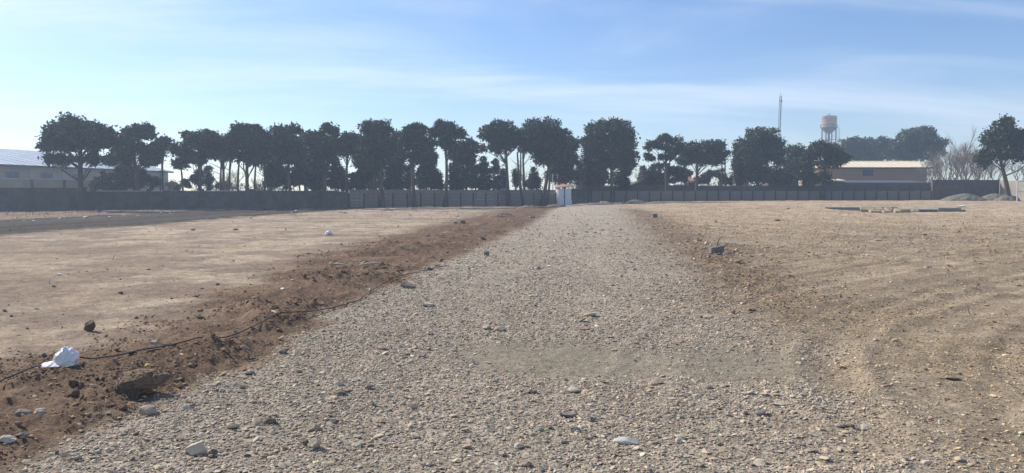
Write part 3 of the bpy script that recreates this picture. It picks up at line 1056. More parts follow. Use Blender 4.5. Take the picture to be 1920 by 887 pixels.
shrub('broad dark bush in front of the warehouse, below the second pine', 215, 76, [(215, 338, 40, 22), (190, 345, 24, 12), (250, 330, 34, 28), (285, 340, 20, 14)], 5200, M_SHRUB, leaf=0.24)
shrub('low hazy bush left of the first bright gap', 335, 82, [(335, 350, 28, 7), (322, 346, 12, 6)], 900, M_SHRUB)
shrub('dark bush under the round-headed pine', 375, 80, [(372, 335, 18, 16), (360, 345, 20, 10)], 1900, M_CYPRESS)
shrub('sparse bush under the wide two-trunk pine', 425, 84, [(425, 348, 26, 8)], 700, M_SHRUB)
shrub('big dark thicket behind the wall at the loose-topped pine', 535, 82, [(535, 330, 34, 24), (510, 342, 18, 14), (560, 335, 22, 22)], 4600, M_CYPRESS, leaf=0.24)
shrub('dark thicket behind the wall below the knob-topped pine', 600, 84, [(592, 332, 26, 24), (622, 338, 24, 18)], 4200, M_CYPRESS, leaf=0.24)
shrub('dark hanging bush at the start of the concrete panels', 664, 83, [(668, 338, 24, 18), (650, 345, 20, 14), (684, 326, 16, 20)], 3600, M_CYPRESS, leaf=0.24)
shrub('dark conical cypress bush left of the leaning trunk', 908, 90, [(908, 345, 24, 14), (908, 326, 16, 18), (906, 308, 8, 14)], 4200, M_CYPRESS, name='cypress', cat='cypress')
shrub('low brown bush between two trunks left of the shed', 992, 94, [(992, 345, 15, 10), (998, 335, 10, 8)], 1500, M_BROWNSHRUB)
shrub('brown-leaved bushy growth left of the huge round pine', 1100, 99, [(1098, 332, 20, 22), (1120, 330, 26, 22), (1140, 336, 24, 16)], 5200, M_BROWNSHRUB, leaf=0.24)
shrub('dark rounded bush right of the ivy-clad trunk', 1246, 101, [(1240, 326, 26, 20), (1262, 330, 22, 18), (1222, 336, 18, 12)], 4400, M_CYPRESS, leaf=0.24)
shrub('greyish bush between the airy and the flat-topped pine', 1278, 104, [(1278, 326, 20, 18)], 2000, M_BROWNSHRUB)
shrub('olive bush behind the wall under the flat-topped pine', 1330, 102, [(1328, 334, 18, 14), (1312, 338, 12, 8)], 1900, M_SHRUB)
shrub('murky brown bush under the right half of the flat-topped pine', 1352, 104, [(1352, 330, 16, 18), (1366, 336, 12, 12)], 1500, M_BROWNSHRUB)
shrub('brownish growth at the left foot of the massive dark pine', 1394, 105, [(1392, 332, 20, 18), (1406, 322, 14, 14)], 2200, M_BROWNSHRUB)
shrub('dark undergrowth below the airy pine on its left', 1218, 105, [(1216, 340, 20, 10), (1204, 332, 10, 12)], 1500, M_CYPRESS)
shrub('dark low thicket behind the panels left of the umbrella pine', 802, 92, [(800, 344, 26, 12), (786, 334, 12, 12)], 2000, M_CYPRESS)
shrub('dark low thicket behind the panels right of the umbrella pine', 866, 94, [(862, 344, 26, 12), (878, 334, 10, 10)], 2000, M_CYPRESS)
shrub('dark low thicket behind the panels right of the tall full pine', 742, 90, [(742, 345, 24, 11)], 1500, M_CYPRESS)
shrub('dark low thicket between the conical cypress and the leaning trunk', 938, 97, [(938, 343, 16, 13)], 1300, M_CYPRESS)
shrub('dark low thicket close to the left of the big stepped pine', 1002, 99, [(1006, 342, 10, 12)], 900, M_CYPRESS)
shrub('dark bush at the foot of the small right-hand pine', 1478, 104, [(1474, 332, 34, 14), (1500, 320, 20, 18)], 3600, M_CYPRESS, leaf=0.24)

# far-off low growth beyond the wall, one hazy mass
n_ = 170
FY = rng.uniform(150, 190, n_)
FX = rng.uniform(-0.52, 0.62, n_) * FY
FC = np.stack([FX, FY, rng.uniform(0.4, 2.4, n_) + 0.8 * vn(FX * 0.08, FX * 0, 5)], 1)
FV, FQ = leaf_quads(FC, rng.uniform(1.2, 2.6, n_), 16000, 0.5)
tag(np_mesh('distant_thicket', FV, FQ, M_BROWNSHRUB), 'low hazy far-off growth showing between the trunks beyond the wall', 'thicket', kind='stuff')

# slender young trees seen as a screen between the big trunks
YT = [(560, 300, 14), (628, 300, 12), (676, 300, 13), (694, 322, 10), (734, 306, 9), (750, 296, 11), (762, 318, 9), (796, 302, 12), (806, 312, 9), (820, 322, 8), (846, 312, 9),
      (858, 300, 9), (868, 312, 8), (884, 302, 8), (893, 314, 8), (930, 304, 12), (944, 318, 9), (966, 322, 9), (1000, 318, 8), (1006, 330, 10), (1086, 312, 12), (1206, 316, 9), (1216, 324, 9)]
YL = ['left of the knob-topped pine', 'right of the knob-topped pine', 'at the first concrete panels', 'just left of the tall full pine', 'just right of the tall full pine',
      'left of the notched pine', 'close beside the notched pine', 'right of the notched pine', 'midway between notched pine and umbrella pine', 'left of the umbrella pine',
      'right of the umbrella pine', 'second right of the umbrella pine', 'third right of the umbrella pine', 'below the low rounded pine', 'left of the conical cypress bush',
      'right of the conical cypress bush', 'against the leaning trunk', 'between the leaning trunks', 'near the brown bush', 'between the brown bush and the big stepped pine',
      'right of the white shed', 'by the bright gap right of the huge pine', 'right side of the gap beyond the huge pine']
YT += [(700, 306, 12), (711, 326, 10), (729, 322, 9), (742, 314, 9), (770, 312, 10), (788, 318, 10), (801, 326, 9), (813, 300, 9), (826, 330, 8), (852, 322, 10), (874, 320, 10), (640, 318, 14),
       (590, 300, 14), (578, 318, 14), (1226, 312, 10), (390, 318, 9), (504, 316, 12), (1384, 318, 10)]
YL += ['touching the left side of the tall full pine trunk', 'low behind the trunk of the tall full pine', 'low in the gap after the tall full pine', 'in the middle of that second gap',
       'hugging the notched pine from the left', 'hugging the notched pine from the right', 'short, one step further right of the notched pine', 'tall, before the umbrella pine gap', 'lowest, left of the umbrella pine trunk',
       'widest right of the umbrella pine', 'under the middle of the low rounded pine', 'left of the concrete panels start', 'under the knob of the knob-topped pine', 'in the dark belt left of the knob-topped pine',
       'left of the airy pine trunk', 'right of the round-headed pine trunk', 'right end of the two-trunk pine', 'left of the massive dark pine']
for (px, top, w), wh in zip(YT, YL):
    Y = (YW(px) if px < 1050 else 97) + random.uniform(3.5, 10)
    lob = []
    yy = top
    while yy < 352:
        lob.append((px + random.uniform(-2.5, 2.5), yy, w * random.uniform(0.6, 1.15) * (0.6 + 0.4 * (yy - top) / (352 - top)), random.uniform(6, 10)))
        yy += random.uniform(7, 11)
    pine('slender young evergreen behind the wall, ' + wh, px, Y, lob, leaves=75 * len(lob) * w / 3.3, tr=0.1, leaf=0.2, puff=(0.25, 0.75),
         mat=M_CYPRESS, group='slender evergreens behind the wall', cat='tree', name='young_tree', dens=1.6)

# bare thin trunks reaching into the crowns
for px, top, wh in ((430, 290, 'in the bright gap under the two-trunk pine'), (494, 296, 'right of the two-trunk pine'), (414, 300, 'left of the two-trunk pine'),
                    (973, 282, 'in the gap between flat pine and stepped pine'), (1232, 300, 'under the airy pine'), (1352, 300, 'left of the massive dark pine'), (1362, 304, 'closest to the massive dark pine')):
    Y = (YW(px) if px < 1050 else 98) + 4
    a = P(px, 380, Y)
    a.z = H(a.x, Y)
    r = thing('tree_trunk', a, 'thin bare trunk rising into the canopy ' + wh, 'tree', 'thin bare trunks behind the wall')
    b = P(px + random.uniform(-4, 4), top - 14, Y) - a
    MB().tube(bent((0, 0, -0.1), b, 6, 0.03), [0.13, 0.12, 0.11, 0.1, 0.09, 0.08, 0.06], 7).build('trunk', M_BARK, r, True)
    for q in range(5):
        t = random.uniform(0.35, 0.9)
        st = b * t
        en = st + Vector((random.uniform(-1.2, 1.2), random.uniform(-1, 1), random.uniform(0.4, 1.3)))
        MB().tube(bent(st, en, 3, 0.15), [0.04, 0.032, 0.022, 0.012], 4, False).build('limb', M_BARK, r, True)


# ------------------------------------------------------------------ leafless trees
def bare_tree(label, px, top, Y, spread, seed, levels=5, r0=0.12, mat=None, group='leafless trees', forks=3):
    rs = random.Random(seed)
    a = P(px, 380, Y)
    a.z = H(a.x, Y)
    hgt = P(px, top, Y).z - a.z
    root = thing('bare_tree', a, label, 'tree', group)
    trunk, twigs = MB(), MB()

    def grow(p, d, L, r, lv):
        q = p + d * L
        mid = p.lerp(q, 0.5) + Vector((rs.uniform(-1, 1), rs.uniform(-1, 1), 0)) * L * 0.07
        (trunk if lv <= 1 else twigs).tube([p, mid, q], [r, r * 0.85, r * 0.7], 5 if lv <= 1 else 3, False)
        if lv >= levels:
            return
        for _ in range(forks if lv else forks + 1):
            nd = (d + Vector((rs.uniform(-1, 1), rs.uniform(-1, 1), rs.uniform(-0.15, 0.6))) * spread).normalized()
            st = p.lerp(q, rs.uniform(0.55, 1.0))
            grow(st, nd, L * rs.uniform(0.6, 0.85), r * 0.58, lv + 1)
    grow(Vector((0, 0, -0.1)), Vector((rs.uniform(-0.08, 0.08), 0, 1)), hgt * 0.34, r0, 0)
    trunk.build('trunk', mat or M_BAREBARK, root, True)
    twigs.build('twigs', mat or M_BAREBARK, root, True)
    return root


bare_tree('tall leafless tree left of the leaning pine', 1812, 238, 106, 0.42, 1, r0=0.15)
bare_tree('pale leafless tree second left of the leaning pine', 1786, 252, 112, 0.5, 2, r0=0.14)
bare_tree('low spreading leafless tree behind the right end of the tall wall', 1836, 268, 104, 0.6, 3)
bare_tree('leafless tree just right of the cream-roofed building', 1758, 276, 108, 0.55, 4)
bare_tree('thin leafless tree behind the tall wall, farthest from the camera', 1772, 262, 124, 0.5, 5)
bare_tree('leafless tree between two others behind the tall wall', 1798, 280, 103, 0.65, 6)
bare_tree('bushy leafless tree close behind the tall wall top', 1822, 292, 101, 0.75, 7, r0=0.1)
bare_tree('leafless tree seen under the crown of the leaning pine', 1868, 290, 108, 0.6, 8)
bare_tree('leafless tree at the far right edge behind the gate', 1908, 290, 100, 0.6, 9)
bare_tree('leafless tree behind the domed distant pine', 1742, 285, 118, 0.6, 10)
for k_, (px_, tp_, yy_, lb_) in enumerate(((1766, 270, 104, 'greyish leafless tree at the left end of the tall shaded wall'), (1780, 268, 105, 'twiggy leafless tree over the left half of the tall wall'),
        (1806, 262, 107, 'densely twigged leafless tree over the middle of the tall wall'), (1830, 256, 109, 'leafless tree over the right end of the tall wall'),
        (1846, 290, 103, 'low twiggy tree under the left crown of the leaning pine'), (1748, 300, 105, 'low leafless tree at the corner of the cream-roofed building'))):
    bare_tree(lb_, px_, tp_, yy_, 0.55, 60 + k_, r0=0.1, forks=3)
bare_tree('small leafless tree in the gap right of the huge pine', 1208, 305, 103, 0.6, 11, r0=0.09)
bare_tree('pale leafless tree glimpsed under the flat-topped pine', 1372, 318, 106, 0.6, 12, r0=0.1)
bare_tree('leafless tree in the bright gap under the two-trunk pine', 424, 318, YW(424) + 7, 0.6, 13, r0=0.09)
bare_tree('leafless tree right of the two-trunk pine', 440, 308, YW(440) + 5, 0.65, 14, r0=0.09)
bare_tree('crooked leafless tree left of the loose-topped pine', 486, 318, YW(486) + 5, 0.7, 15, r0=0.09)
bare_tree('leafless sapling beside the tall pole at the sky gap', 320, 326, YW(320) + 6, 0.4, 16, r0=0.05)
bare_tree('leafless tree in the pale gap left of the brown bush', 985, 302, YW(985) + 9, 0.4, 17, r0=0.08)
bare_tree('pale leafless tree right of the shed below the canopy', 1080, 318, 98, 0.7, 18, r0=0.08)
bare_tree('leafless tree between the greyish bush and the airy pine', 1290, 308, 108, 0.6, 19, r0=0.09)
bare_tree('leafless undergrowth tree behind the first concrete panels', 696, 322, YW(696) + 5, 0.8, 20, r0=0.08)


# ------------------------------------------------------------------ walls
def run(name, label, cat, a, b, za, zb, base=None):
    """a wall's own frame: origin at a, local x along the wall, z = 0 at its foot"""
    d = Vector((b[0] - a[0], b[1] - a[1]))
    root = thing(name, (a[0], a[1], 0), label, cat, None, math.atan2(d.y, d.x))
    return root, d.length


def wxy(px, off=0.0):
    Y = YW(px) + off
    return ((px - 960) / F * Y, Y)


def foot(a, b, L):
    zs = [H(a[0] + (b[0] - a[0]) * t, a[1] + (b[1] - a[1]) * t) for t in (0, 0.25, 0.5, 0.75, 1)]
    return min(zs) - 0.3


unit_cache = {}


def block_mesh(key, dx, dy, dz, mat, jit=0.0, seed=0):
    """a box with softly broken edges, shared by alike pieces"""
    if key in unit_cache:
        return unit_cache[key]
    bm = bmesh.new()
    bmesh.ops.create_cube(bm, size=1)
    for v in bm.verts:
        v.co = Vector((v.co.x * dx, v.co.y * dy, v.co.z * dz))
    bmesh.ops.bevel(bm, geom=list(bm.edges), offset=min(dx, dy, dz) * 0.12, segments=1, affect='EDGES')
    if jit:
        rs = random.Random(seed)
        for v in bm.verts:
            v.co += Vector((rs.uniform(-jit, jit), rs.uniform(-jit, jit), rs.uniform(-jit, jit)))
    me = bpy.data.meshes.new(key)
    bm.to_mesh(me)
    bm.free()
    me.materials.append(mat)
    unit_cache[key] = me
    return me


def piece(name, me, parent, loc, rz=0.0):
    o = bpy.data.objects.new(name, me)
    COL.objects.link(o)
    o.parent = parent
    o.location = loc
    o.rotation_euler = (0, 0, rz)
    return o


# tall masonry wall at the far left, with piers and capping
a, b = wxy(-330), wxy(157)
rt, L = run('boundary_wall', 'tall dark masonry wall at the far left below the warehouse', 'wall', a, b, 0, 0)
zb_ = foot(a, b, L)
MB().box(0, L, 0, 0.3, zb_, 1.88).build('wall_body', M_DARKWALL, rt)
cap = block_mesh('cap_long', 1.46, 0.36, 0.07, M_DARKWALL, 0.008, 3)
for i in range(int(L / 1.5)):
    piece('capping_stone', cap, rt, (0.76 + i * 1.5, 0.15, 1.916 + random.uniform(-0.008, 0.008)))
for i in range(8):
    MB().box(-0.2 + i * 4.4, 0.2 + i * 4.4, -0.06, -0.001, zb_, 1.87).build('pier', M_DARKWALL, rt)
MB().box(L - 0.2, L + 0.28, -0.08, 0.34, zb_, 1.99).build('end_pier', M_DARKWALL, rt)

# lower wall with a light coping
a, b = wxy(160, 0.02), wxy(652)
rt, L = run('boundary_wall', 'long low dark wall with a light coping under the left pines', 'wall', a, b, 0, 0)
zb_ = foot(a, b, L)
MB().box(0.15, L, 0, 0.28, zb_, 1.66).build('wall_body', M_DARKWALL, rt)
cop = block_mesh('coping_piece', 1.94, 0.36, 0.06, M_COPING, 0.01, 5)
cop2 = block_mesh('coping_dark', 1.94, 0.36, 0.06, M_DARKWALL, 0.01, 6)
for i in range(int(L / 2.0)):
    piece('coping_piece', cop if (i * 2.0 < 10.5 and i not in (3,)) else cop2, rt, (1.16 + i * 2.0, 0.14, 1.692 + random.uniform(-0.01, 0.01)))
for i in range(int(L / 5)):
    MB().box(2 + i * 5, 2.36 + i * 5, -0.05, -0.001, zb_, 1.655).build('pier', M_DARKWALL, rt)


def panel_wall(label, a, b, top, rows, ph, bay, post_drop, extra_top=0.0, fmat=M_PANEL):
    rt, L = run('panel_wall', label, 'wall', a, b, 0, 0)
    nb = max(1, int(round(L / bay)))
    bay = L / nb
    key = 'slab_%d_%d' % (int(bay * 100), int(ph * 100))
    slab = block_mesh(key, bay - 0.10, 0.055, ph - 0.014, fmat, 0.003, 9)
    topm = block_mesh(key + 't', bay - 0.012, 0.07, ph - 0.014, fmat, 0.004, 10)
    hgt = rows * ph + 0.35
    post = block_mesh(key + 'p%d' % int(hgt * 10), 0.13, 0.15, hgt, M_POST, 0.002, 11)
    for i in range(nb + 1):
        x = i * bay
        w = (a[0] + (b[0] - a[0]) * i / nb, a[1] + (b[1] - a[1]) * i / nb)
        piece('post', post, rt, (x, -0.03, top - post_drop - hgt / 2 + random.uniform(-0.012, 0.012)))
        if i < nb:
            for k in range(rows + 1):
                is_top = (k == 0 and post_drop > 0)
                zc = top - (k + 0.5) * ph + random.uniform(-0.004, 0.004)
                piece('panel', topm if is_top else slab, rt, (x + bay / 2, 0.005 + random.uniform(-0.008, 0.008), zc))
    return rt


panel_wall('concrete panel wall with posts running up to the white shed', wxy(655), wxy(1042), 1.84, 4, 0.36, 1.62, 0.34)
aR, bR = ((1073 - 960) / F * 91.6, 91.6), ((1104 - 960) / F * 94, 94.0)
rt, L = run('boundary_wall', 'short dark wall bay directly right of the white shed', 'wall', aR, bR, 0, 0)
MB().box(0, L, 0, 0.25, -0.3, 2.0).build('wall_body', M_DARKWALL, rt)
MB().box(-0.05, 0.2, -0.06, -0.001, -0.3, 2.05).build('pier', M_POST, rt)
MB().box(L - 0.2, L - 0.001, -0.06, -0.001, -0.3, 2.05).build('pier', M_POST, rt)
aF, bF = ((1108 - 960) / F * 94.5, 94.5), ((1745 - 960) / F * 97.5, 97.5)
panel_wall('long concrete panel wall with short posts right of the shed', aF, bF, 1.74, 3, 0.36, 1.45, 0.0)
# taller dark wall standing behind that panel wall
a, b = ((1090 - 960) / F * 98.6, 98.6), ((1745 - 960) / F * 100.6, 100.6)
rt, L = run('boundary_wall', 'dark wall rising behind the long panel wall on the right', 'wall', a, b, 0, 0)
MB().box(0, L, 0, 0.3, -0.2, 2.36).build('wall_body', M_DARKWALL, rt)
capd = block_mesh('cap_dark_long', 2.28, 0.36, 0.07, M_DARKWALL, 0.015, 13)
for i in range(int(L / 2.3)):
    piece('capping_stone', capd, rt, (1.2 + i * 2.3, 0.15, 2.40 + random.uniform(-0.015, 0.015)))
# plain tall wall behind the heaps, then the sunlit return
a, b = ((1747 - 960) / F * 98.0, 98.0), ((1872 - 960) / F * 98.4, 98.4)
rt, L = run('boundary_wall', 'plain tall shaded wall behind the gravel heaps on the right', 'wall', a, b, 0, 0)
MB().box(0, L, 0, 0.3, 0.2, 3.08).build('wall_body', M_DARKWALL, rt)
for i in range(4):
    piece('capping_stone', capd, rt, (1.2 + i * 2.25, 0.15, 3.118))
a, b = ((1872.6 - 960) / F * 98.1, 98.1), (63.6 + 2.2, 88.0)
rt, L = run('boundary_wall', 'pale sunlit wall behind the leaning pine at the right edge', 'wall', a, b, 0, 0)
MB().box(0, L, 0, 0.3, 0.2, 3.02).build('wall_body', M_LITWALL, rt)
for i in range(4):
    MB().box(0.3 + i * 3.2, 0.7 + i * 3.2, -0.07, -0.001, 0.2, 3.1).build('pier', M_LITWALL, rt)

# ------------------------------------------------------------------ shed by the wall
Ys = 88.8
s0, s1 = P(1047, 380, Ys).x, P(1071, 380, Ys).x
g0 = H((s0 + s1) / 2, Ys)
zt = P(1059, 353.5, Ys).z - g0
sh = thing('shed', ((s0 + s1) / 2, Ys, g0), 'small white metal shed with a dark door gap and rusty roof sheet', 'shed')
w = (s1 - s0) / 2
MB().box(-w, w, 0.06, 1.5, -0.1, zt - 0.05).build('body', M_SHEDWHITE, sh)
dr = MB().box(-w, -0.09, 0, 0.055, 0.05, zt).build('door', M_SHEDWHITE, sh)
MB().box(-0.17, -0.13, -0.04, -0.001, 0.9, 1.05).build('handle', M_STEEL, dr)
MB().box(0.03, w, 0, 0.055, 0.05, zt).build('door', M_SHEDWHITE, sh)
MB().box(-0.088, 0.028, 0.02, 0.058, 0.02, zt - 0.02).build('door_gap', M_DARKTRIM, sh)
rf = MB()
n = 12
for i in range(n + 1):
    x = -w - 0.35 + (2 * w + 0.45) * i / n
    for y in (-0.25, 1.8):
        for dz in (0, 0.07):
            rf.v.append(Vector((x, y, zt + 0.04 + dz + (y + 0.25) * 0.13 + 0.12 * math.sin((x + w) * 1.9) + (0.02 if i % 2 else 0))))
for i in range(n):
    k = i * 4
    rf.f += [(k, k + 4, k + 6, k + 2), (k + 1, k + 3, k + 7, k + 5), (k, k + 1, k + 5, k + 4), (k + 2, k + 6, k + 7, k + 3)]
rf.f += [(0, 2, 3, 1), (n * 4, n * 4 + 1, n * 4 + 3, n * 4 + 2)]
rf.build('roof_sheet', M_RUST, sh)

# ------------------------------------------------------------------ warehouse (left)
wd = Vector((5.2, 30.0)).normalized()
wh = thing('warehouse', (-57.8 - wd.x * 22, 85 - wd.y * 22, 0), 'long beige brick warehouse with a pale metal gable roof behind the left wall', 'building', None, math.atan2(wd.y, wd.x))
LW = 22 + 31.5
EV, RDG, HWID = 4.62, 7.15, 11.0
MB().box(0, LW, 0.0, 2 * HWID, -0.5, EV).build('wall', M_BRICKBEIGE, wh)
rfm = MB()
for s_, y0, y1 in ((0, -0.5, HWID), (1, 2 * HWID + 0.5, HWID)):
    z0 = EV - 0.1 + 0.12
    vs = [(-0.6, y0, z0), (LW + 0.6, y0, z0), (LW + 0.6, y1, RDG), (-0.6, y1, RDG), (-0.6, y0, z0 + 0.08), (LW + 0.6, y0, z0 + 0.08), (LW + 0.6, y1, RDG + 0.08), (-0.6, y1, RDG + 0.08)]
    rfm.add(vs, [(3, 2, 1, 0), (4, 5, 6, 7), (0, 1, 5, 4), (1, 2, 6, 5), (2, 3, 7, 6), (3, 0, 4, 7)])
roof = rfm.build('roof', M_METALROOF, wh)
for i in range(30):
    x = i * LW / 29
    MB().tube([(x, -0.48, EV + 0.13), (x, HWID, RDG + 0.1)], 0.035, 4).build('roof_rib', M_METALROOF, roof)
MB().add([(LW + 0.01, 0, EV), (LW + 0.01, 2 * HWID, EV), (LW + 0.01, HWID, RDG - 0.05), (LW - 0.2, 0, EV), (LW - 0.2, 2 * HWID, EV), (LW - 0.2, HWID, RDG - 0.05)],
         [(0, 1, 2), (3, 5, 4), (0, 3, 4, 1), (1, 4, 5, 2), (2, 5, 3, 0)]).build('gable', M_BRICKBEIGE, wh)
MB().box(-0.5, LW + 0.5, -0.62, -0.5, EV - 0.12, EV + 0.1).build('gutter', M_DARKTRIM, wh)
for i in range(11):
    x = 1.5 + i * 5.1
    MB().box(x - 0.2, x + 0.2, -0.14, -0.002, -0.5, EV - 0.02).build('pilaster', M_BRICKBEIGE, wh)
for i in range(10):
    x = 4.05 + i * 5.1
    f = MB().box(x - 1.0, x + 1.0, -0.05, -0.001, 2.55, 2.65).box(x - 1.0, x + 1.0, -0.05, -0.001, 3.85, 3.95).box(x - 1.0, x - 0.9, -0.05, -0.001, 2.65, 3.85) \
        .box(x + 0.9, x + 1.0, -0.05, -0.001, 2.65, 3.85).box(x - 0.05, x + 0.05, -0.05, -0.001, 2.65, 3.85).build('window', M_BLUEFRAME, wh)
    MB().box(x - 0.9, x - 0.05, -0.03, -0.002, 2.65, 3.85).build('pane', M_GLASS, f)
    MB().box(x + 0.05, x + 0.9, -0.03, -0.002, 2.65, 3.85).build('pane', M_GLASS, f)

# paler yard wall in front of it
a, b = ((-330 - 960) / F * 64, 64), ((200 - 960) / F * 80, 80)
rt, L = run('yard_wall', 'pale yard wall with dark piers between the tall left wall and the warehouse', 'wall', a, b, 0, 0)
MB().box(0, L, 0, 0.25, -0.5, 2.83).build('wall_body', M_BRICKBEIGE, rt)
MB().box(-0.05, L + 0.05, -0.06, 0.31, 2.832, 2.95).build('coping', M_COPING, rt)
for i in range(9):
    MB().box(1 + i * 2.85, 1.25 + i * 2.85, -0.05, -0.001, -0.5, 2.83).build('pier', M_DARKWALL, rt)

# ------------------------------------------------------------------ cream-roofed building (right)
Yb = 128.0
bx0, bx1 = P(1536, 340, Yb).x, P(1738, 340, Yb).x
ze, zr = P(0, 314.5, Yb).z, P(0, 302.5, Yb + 4.2).z
bl = thing('low_building', ((bx0 + bx1) / 2, Yb, 0.4), 'long tan building with a cream gable roof behind the right wall', 'building')
hw = (bx1 - bx0) / 2
MB().box(-hw, hw, 0, 8.4, -0.6, ze - 0.42).build('wall', M_TANWALL, bl)
e0, e1, yd0, yd1 = -hw - 0.6, hw + 0.7, -0.7, 9.1
zz, zk = ze - 0.4, zr - 0.4
ovs = [(e0, yd0, zz), (e1, yd0, zz), (e1, yd1, zz), (e0, yd1, zz), (e0, 4.2, zk), (e1, 4.2, zk)]
hip = MB().add(ovs, [(0, 1, 5, 4), (1, 2, 5), (2, 3, 4, 5), (3, 0, 4), (3, 2, 1, 0)])
rfo = hip.build('roof', M_CREAMROOF, bl)
MB().box(e0 - 0.02, e1 + 0.02, yd0 - 0.09, yd0 - 0.005, zz - 0.2, zz + 0.06).build('fascia', M_DARKTRIM, bl)
MB().tube([(e0, 4.2, zk + 0.03), (e1, 4.2, zk + 0.03)], 0.09, 6).build('ridge_cap', M_CREAMROOF, rfo)
for i in range(20):
    x = e0 + 0.1 + i * (e1 - e0 - 0.2) / 19
    MB().tube([(x, yd0 + 0.05, zz + 0.05), (x, 4.15, zk + 0.03)], 0.04, 4).build('roof_rib', M_CREAMROOF, rfo)
wx = P(1627, 324, Yb).x - (bx0 + bx1) / 2
z0, z1 = P(0, 329, Yb).z - 0.4, P(0, 319, Yb).z - 0.4
f = MB().box(wx - 0.85, wx + 0.85, -0.06, -0.002, z0 - 0.08, z0).box(wx - 0.85, wx + 0.85, -0.06, -0.002, z1, z1 + 0.08) \
    .box(wx - 0.85, wx - 0.77, -0.06, -0.002, z0, z1).box(wx + 0.77, wx + 0.85, -0.06, -0.002, z0, z1).box(wx - 0.03, wx + 0.03, -0.06, -0.002, z0, z1).build('window', M_DARKTRIM, bl)
MB().box(wx - 0.77, wx - 0.03, -0.03, -0.002, z0, z1).build('pane', M_GLASS, f)
MB().box(wx + 0.03, wx + 0.77, -0.03, -0.002, z0, z1).build('pane', M_GLASS, f)

M_BLUEGREY = rough_mat('blue_grey_sheet', (0.06, 0.07, 0.085), (0.1, 0.11, 0.125), 1.5, rough=0.6)


def low_roof(label, px0, px1, row_top, row_low, Y, mat, name='outbuilding', wallmat=None, depth=4.0, ridge=True):
    x0, x1 = P(px0, 340, Y).x, P(px1, 340, Y).x
    z1_, z0_ = P(0, row_top, Y).z, P(0, row_low, Y).z
    o = thing(name, ((x0 + x1) / 2, Y, 0.4), label, 'building')
    h_ = (x1 - x0) / 2
    MB().box(-h_ + 0.15, h_ - 0.15, 0.15, depth, -0.6, z0_ - 0.46).build('wall', wallmat or M_DARKWALL, o)
    a_, b_ = z0_ - 0.4, z1_ - 0.4
    if ridge:
        m_ = MB().add([(-h_, 0, a_), (h_, 0, a_), (h_, depth + 0.2, a_), (-h_, depth + 0.2, a_), (0, 0, b_), (0, depth + 0.2, b_)],
                      [(0, 1, 4), (2, 3, 5), (0, 4, 5, 3), (1, 2, 5, 4), (3, 2, 1, 0)])
    else:
        m_ = MB().add([(-h_, 0, a_ - 0.05), (h_, 0, a_ - 0.05), (h_, depth + 0.2, b_ - 0.05), (-h_, depth + 0.2, b_ - 0.05), (-h_, 0, a_ + 0.1), (h_, 0, a_ + 0.1), (h_, depth + 0.2, b_ + 0.1), (-h_, depth + 0.2, b_ + 0.1)],
                      [(3, 2, 1, 0), (4, 5, 6, 7), (0, 1, 5, 4), (1, 2, 6, 5), (2, 3, 7, 6), (3, 0, 4, 7)])
    m_.build('roof', mat, o)
    return o


low_roof('low annex with a blue-grey parapet in front of the cream-roofed building', 1568, 1748, 338.5, 343.5, 110, M_BLUEGREY, depth=6, ridge=False)
low_roof('dark gabled outbuilding right of the ivy-clad trunk', 1176, 1262, 334, 349, 103, M_DARKROOF, depth=6)
low_roof('small shelter with a pale flat roof under the airy pine', 1262, 1284, 345.4, 347.2, 106, M_SHEDWHITE, depth=2, ridge=False)
low_roof('small reddish lean-to beside the trunk of the flat-topped pine', 1290, 1306, 333, 341, 108, M_RUST, depth=3, ridge=False)
low_roof('dark blue-roofed outbuilding under the massive dark pine', 1440, 1500, 325, 337, 106, M_BLUEGREY, depth=5)
low_roof('tiny pale-roofed outbuilding left of the low spreading pine', 1512, 1529, 334, 338, 103, M_SHEDWHITE, depth=2, ridge=False)
low_roof('low shed with a pale edge left of the cream-roofed building', 1538, 1586, 336.5, 339.5, 104, M_CREAMROOF, depth=2, ridge=False, wallmat=M_DARKWALL)

# ------------------------------------------------------------------ water tower
Yt = 250.0
tx = P(1553, 300, Yt).x
wt = thing('water_tower', (tx, Yt, 0.3), 'steel water tower with a banded cylindrical tank rising over the trees', 'water tower')
zz_ = lambda row: P(0, row, Yt).z - 0.3
rt_ = 13.2 * Yt / F
MB().lathe([(rt_, zz_(239)), (rt_, zz_(219)), (rt_ * 1.03, zz_(218.7)), (rt_ * 1.03, zz_(218)), (0.02, zz_(216))], 32).build('tank', M_TANK, wt, True)
for r_ in (223.5, 228.5, 233.5):
    MB().lathe([(rt_ + 0.02, zz_(r_)), (rt_ + 0.07, zz_(r_)), (rt_ + 0.07, zz_(r_ - 0.7)), (rt_ + 0.02, zz_(r_ - 0.7))], 32).build('band', M_STEEL, wt)
MB().lathe([(rt_ * 0.98, zz_(239)), (rt_ * 0.85, zz_(243.5)), (rt_ * 0.5, zz_(248)), (0.35, zz_(250.5)), (0.3, 0)], 24).build('bowl_and_riser', M_STEEL, wt, True)
rg = 15.6 * Yt / F
MB().lathe([(rt_ * 0.96, zz_(240)), (rg, zz_(240)), (rg, zz_(239.3)), (rt_ * 1.0, zz_(239.3))], 24).build('walkway', M_STEEL, wt)
rail = MB()
for k in range(24):
    an = k * math.pi / 12
    rail.tube([(rg * math.cos(an), rg * math.sin(an), zz_(239.3)), (rg * math.cos(an), rg * math.sin(an), zz_(234.3))], 0.035, 4)
    an2 = an + math.pi / 12
    for rr_ in (234.3, 236.8):
        rail.tube([(rg * math.cos(an), rg * math.sin(an), zz_(rr_)), (rg * math.cos(an2), rg * math.sin(an2), zz_(rr_))], 0.03, 4)
rail.build('railing', M_STEEL, wt)
NL = 4
